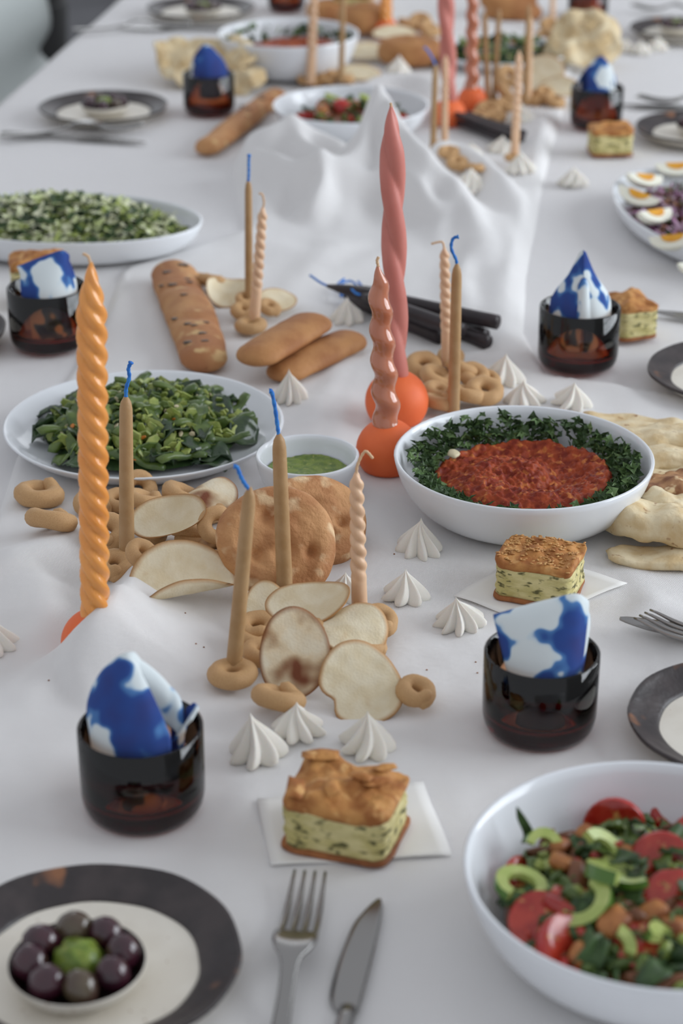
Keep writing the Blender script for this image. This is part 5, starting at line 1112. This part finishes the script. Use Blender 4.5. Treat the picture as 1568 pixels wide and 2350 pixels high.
# ---------------------------------------------------------------- squares of pie
def pie(px, py, a, b, H, yaw, label, seed, sesame=False, hi=True, h=0.0, dome=0.25):
    p = PC(px, py, h); p.z += 0.0016; root = tag(empty('pie_square', p, (0, 0, yaw)), label, 'pie'); rnd = random.Random(seed); ol = superell(a, b, 7); n = 96 if hi else 44
    V, F = lathe([(0, 0), (1.0, 0), (1.03, 0.0012), (1.03, 0.003), (1.0, 0.004), (0, 0.004)], n, ol, lambda v: Vector((v.x, v.y, v.z)) * 1.0 + Vector((0.002 * nz(v, 60, seed), 0.002 * nz(v, 60, seed + 2), 0))); make('bottom_crust', V, F, MAT['pie_base'], root)
    z0, z1 = 0.004, H * 0.84; lv = 22; strat = [rnd.uniform(-0.022, 0.0) for _ in range(lv + 1)]
    def dp(v):
        q = Vector((v.x, v.y, v.z * 2.6)); k = 1 + 0.045 * nz(q, 70, seed) + 0.03 * nz(q, 190, seed + 3); return Vector((v.x * k, v.y * k, v.z + 0.0022 * nz((v.x, v.y, v.z), 55, seed) * (1 if z0 + 0.002 < v.z else 0)))
    V, F = lathe([(0, z0)] + [(0.99 + strat[k], z0 + (z1 - z0) * k / lv) for k in range(lv + 1)] + [(0, z1)], n, ol, dp); make('filling', V, F, MAT['pie_fill'], root)
    def dc(v):
        r = max(abs(v.x) / a, abs(v.y) / b); up_ = (v.z - z1) / (H - z1)
        z = v.z + (dome * H * 0.5 * (1 - r * r) if up_ > 0.5 else 0) + (0.0060 * nz(v, 48, seed) + 0.0034 * nz(v, 120, seed + 1)) * min(1, max(0.45, up_))
        k = 1 + 0.04 * nz(v, 70, seed + 4); return Vector((v.x * k, v.y * k, z))
    nr = 16 if hi else 8
    V, F = lathe([(0, z1 - 0.001), (0.98, z1 - 0.001), (1.0, z1 + (H - z1) * 0.2), (1.015, z1 + (H - z1) * 0.6), (0.995, H * 0.99)] + [(0.98 * (1 - k / nr), H) for k in range(1, nr)] + [(0, H)], n, ol, dc); top = make('top_crust', V, F, MAT['pie_crust'], root)
    if sesame:
        Vs, Fs = [], []
        for i in range(190):
            x, y = rnd.uniform(-0.93, 0.93) * a, rnd.uniform(-0.93, 0.93) * b; q = dc(Vector((x, y, H))); q.z += 0.0004
            v, f = lathe([(0, -0.4), (0.9, -0.1), (0.6, 0.4), (0, 0.45)], 6, superell(1.9, 0.95, 2)); e = Matrix.Translation(q) @ Matrix.Rotation(rnd.uniform(0, 6.28), 4, 'Z'); k = len(Vs); v = [e @ (Vector(t) * 0.00125) for t in v]; Vs += v; Fs += [tuple(t + k for t in g) for g in f]
        make('sesame_seeds', Vs, Fs, MAT['sesame'], top)['kind'] = 'stuff'
    elif hi:
        Vs, Fs = [], []
        for i in range(7):
            x, y = rnd.uniform(-0.8, 0.8) * a, rnd.uniform(-0.8, 0.8) * b; q = dc(Vector((x, y, H))); L = rnd.uniform(.007, .013); v, f = sheet([[(-L, -L * .5, 0), (0, -L * .6, .001), (L, -L * .4, 0)], [(-L, 0, .0015), (0, 0, .003), (L, 0, .001)], [(-L, L * .5, .001), (0, L * .5, .0005), (L, L * .5, .003)]], 7, 7)
            e = Matrix.Translation(q) @ Matrix.Rotation(rnd.uniform(0, 6.28), 4, 'Z'); v = [e @ Vector(t) for t in v]; thicken(make('pastry_flake', v, f, MAT['pie_crust'], top), 0.0005)
    return root
pie(794, 1920, .0355, .030, .036, R(-17), 'square of flaky pie with a domed plain crust on paper above the knife', 4, dome=0.45)
pie(1238, 1358, .0315, .028, .034, R(-20), 'square of pie topped with sesame seeds on paper before the dip bowl', 5, sesame=True, dome=0.1)
pie(1442, 766, .022, .026, .037, R(22), 'small square of pie standing behind the glass with the tent napkin', 6, hi=False)
pie(1399, 352, .029, .025, .035, R(4), 'lone pie square without paper before the far right glass', 7, hi=False)
pie(92, 690, .031, .026, .048, R(10), 'square of pie hidden behind the glass with the rolled napkin', 8, hi=False)
pie(810, 40, .036, .030, .046, R(0), 'pie square at the far end behind the dark brown roll', 9, hi=False)
def paper(pts, label):
    c = PC(sum(x for x, y in pts) / 4, sum(y for x, y in pts) / 4); q = [PC(x, y) for x, y in pts]; n = 14; V, F = [], []
    for j in range(n + 1):
        for i in range(n + 1):
            u, v = i / n, j / n; p = (q[0] * (1 - u) + q[1] * u) * (1 - v) + (q[3] * (1 - u) + q[2] * u) * v
            ed = max(0, max(abs(u - 0.5), abs(v - 0.5)) - 0.34) * 2
            V.append((p.x - c.x, p.y - c.y, T + ch(p.x, p.y) + 0.0009 + 0.012 * ed * ed * (0.7 + 0.6 * sin(u * 9 + v * 7)) - c.z))
    F = [(j * (n + 1) + i, j * (n + 1) + i + 1, (j + 1) * (n + 1) + i + 1, (j + 1) * (n + 1) + i) for j in range(n) for i in range(n)]
    tag(thicken(make('greaseproof_paper', V, F, MAT['paper'], loc=c), 0.0003), label, 'paper')
paper([(590, 1838), (972, 1800), (1038, 1968), (622, 1992)], 'square of white greaseproof paper under the flaky pie above the knife')
paper([(1042, 1372), (1210, 1268), (1440, 1342), (1215, 1432)], 'square of white greaseproof paper under the sesame pie')

# ---------------------------------------------------------------- cutlery
def prism(outline, zf, th):
    """outline: list of (x, y); zf(x, y): height"""
    n = len(outline); V = [(x, y, zf(x, y)) for x, y in outline] + [(x, y, zf(x, y) + th) for x, y in outline]
    return V, [tuple(range(n - 1, -1, -1)), tuple(range(n, 2 * n))] + [(i, (i + 1) % n, n + (i + 1) % n, n + i) for i in range(n)]
def lay(a, d, L): return T + max(ch(a.x + d.x * L * k / 12, a.y + d.y * L * k / 12) for k in range(13))
def fork(tip, tail, label, group=None, h=0.0, rise=0.0):
    a, b = PC(*tip, h), PC(*tail, h); d = (b - a); d.z = 0; d.normalize(); yaw = math.atan2(d.y, d.x) + PI / 2
    root = tag(empty('fork', (a.x, a.y, lay(a, d, 0.19) + h + 0.0005), (-rise, 0, yaw)), label, 'fork', group)     # local -y runs from tines to handle
    def zt(s): return 0.004 + 0.012 * math.exp(-((s - 0.090) / 0.028) ** 2) * 1 + 0.004 * math.exp(-(s / 0.02) ** 2)
    for k in range(4):
        x0 = (k - 1.5) * 0.0066; path = [(x0 * (0.96 + 0.06 * (s / 0.05)), -s, zt(s)) for s in np.linspace(0, 0.070, 12)]
        V, F = tube(path, [0.0009 + 0.0011 * min(1, i / 5) for i in range(12)], 8, sec=lambda t, u: 1.0); make('tine', V, F, MAT['steel'], root)
    rows = []
    for s, w in ((0.064, 0.0126), (0.074, 0.0130), (0.081, 0.0124), (0.088, 0.0100), (0.094, 0.0066), (0.102, 0.0048), (0.118, 0.0042), (0.148, 0.0050), (0.178, 0.0066), (0.198, 0.0076), (0.207, 0.0060), (0.210, 0.002)):
        rows.append([(w * q, -s, zt(s) + 0.0012 * (1 - q * q) + 0.002 * (q * q) * math.exp(-((s - 0.072) / 0.014) ** 2)) for q in (-1, -0.5, 0, 0.5, 1)])
    V, F = sheet(rows, 9, 60); thicken(make('handle', V, F, MAT['steel'], root), 0.0022, 0)
    return root
def knife(tip, tail, label, group=None, h=0.0):
    a, b = PC(*tip, h), PC(*tail, h); d = (b - a); d.z = 0; d.normalize(); yaw = math.atan2(d.y, d.x) + PI / 2
    root = tag(empty('table_knife', (a.x, a.y, lay(a, d, 0.21) + h + 0.0008), (0, 0, yaw)), label, 'knife', group)
    rows = []
    for s, xl, xr in ((0.0, 0.001, 0.0035), (0.006, -0.002, 0.0052), (0.016, -0.0058, 0.0062), (0.03, -0.0095, 0.0068), (0.06, -0.0118, 0.0070), (0.088, -0.0120, 0.0068), (0.100, -0.0100, 0.0066), (0.106, -0.0052, 0.0062)):
        rows.append([(xl + (xr - xl) * q, -s, 0.0016 + 0.0008 * q) for q in (0, 0.33, 0.66, 1)])
    V, F = sheet(rows, 7, 40); thicken(make('blade', V, F, MAT['steel'], root), 0.0014)
    V, F = tube([(0.0006, -s, 0.0034) for s in np.linspace(0.104, 0.215, 14)], [0.0046 + 0.0022 * (i / 13) - (0.003 if i == 13 else 0) for i in range(14)], 14); make('handle', [(x, y, 0.0034 + (z - 0.0034) * 0.62) for x, y, z in V], F, MAT['steel'], root)
    return root
fork((712, 2030), (640, 2400), 'steel dinner fork beside the knife below the flaky pie')
knife((862, 2072), (768, 2440), 'steel table knife beside the fork below the flaky pie')
knife((1420, 1447), (1640, 1462), 'steel table knife under a fork by the plate with worn rim')
fork((1474, 1436), (1690, 1540), 'steel fork lying across a knife by the plate with worn rim', h=0.004, rise=0.085)
knife((1502, 722), (1700, 742), 'steel knife pointing at the small pie behind the tent napkin glass')
knife((335, 330), (10, 312), 'steel knife crossed with a fork before the dark-rimmed plate')
fork((332, 296), (30, 318), 'steel fork crossed with a knife before the dark-rimmed plate', h=0.004)
knife((268, 66), (470, 70), 'steel knife before the dark-rimmed plate at the far end')
fork((440, 62), (262, 70), 'steel fork before the dark-rimmed plate at the far end', h=0.003)
fork((1462, 232), (1640, 252), 'steel fork behind the plate past the lone pie square', h=0.003)
knife((1430, 246), (1640, 250), 'steel knife behind the plate past the lone pie square')
fork((1450, 20), (1620, 40), 'steel fork behind the plate beyond the row of meringues', h=0.003)
# crumbs on the cloth
rnd = random.Random(77); V, F = [], []
for (x, y) in ((1110 / 2.61, 1586 / 2.61 + 800), (468, 1486), (450, 1478), (112, 1562), (468, 1210), (905, 1272), (1092, 1520), (1096, 1545), (980, 1538)):
    p = PC(x, y); v, f = lathe([(0, 0), (1, 0.2), (0.7, 0.8), (0, 1)], 6); k = len(V); V += [p + Vector(t) * 0.0008 for t in v]; F += [tuple(t + k for t in g) for g in f]
tag(make('crumbs', V, F, MAT['pie_base']), 'tiny dark crumbs scattered on the white runner', 'crumbs', kind='stuff')
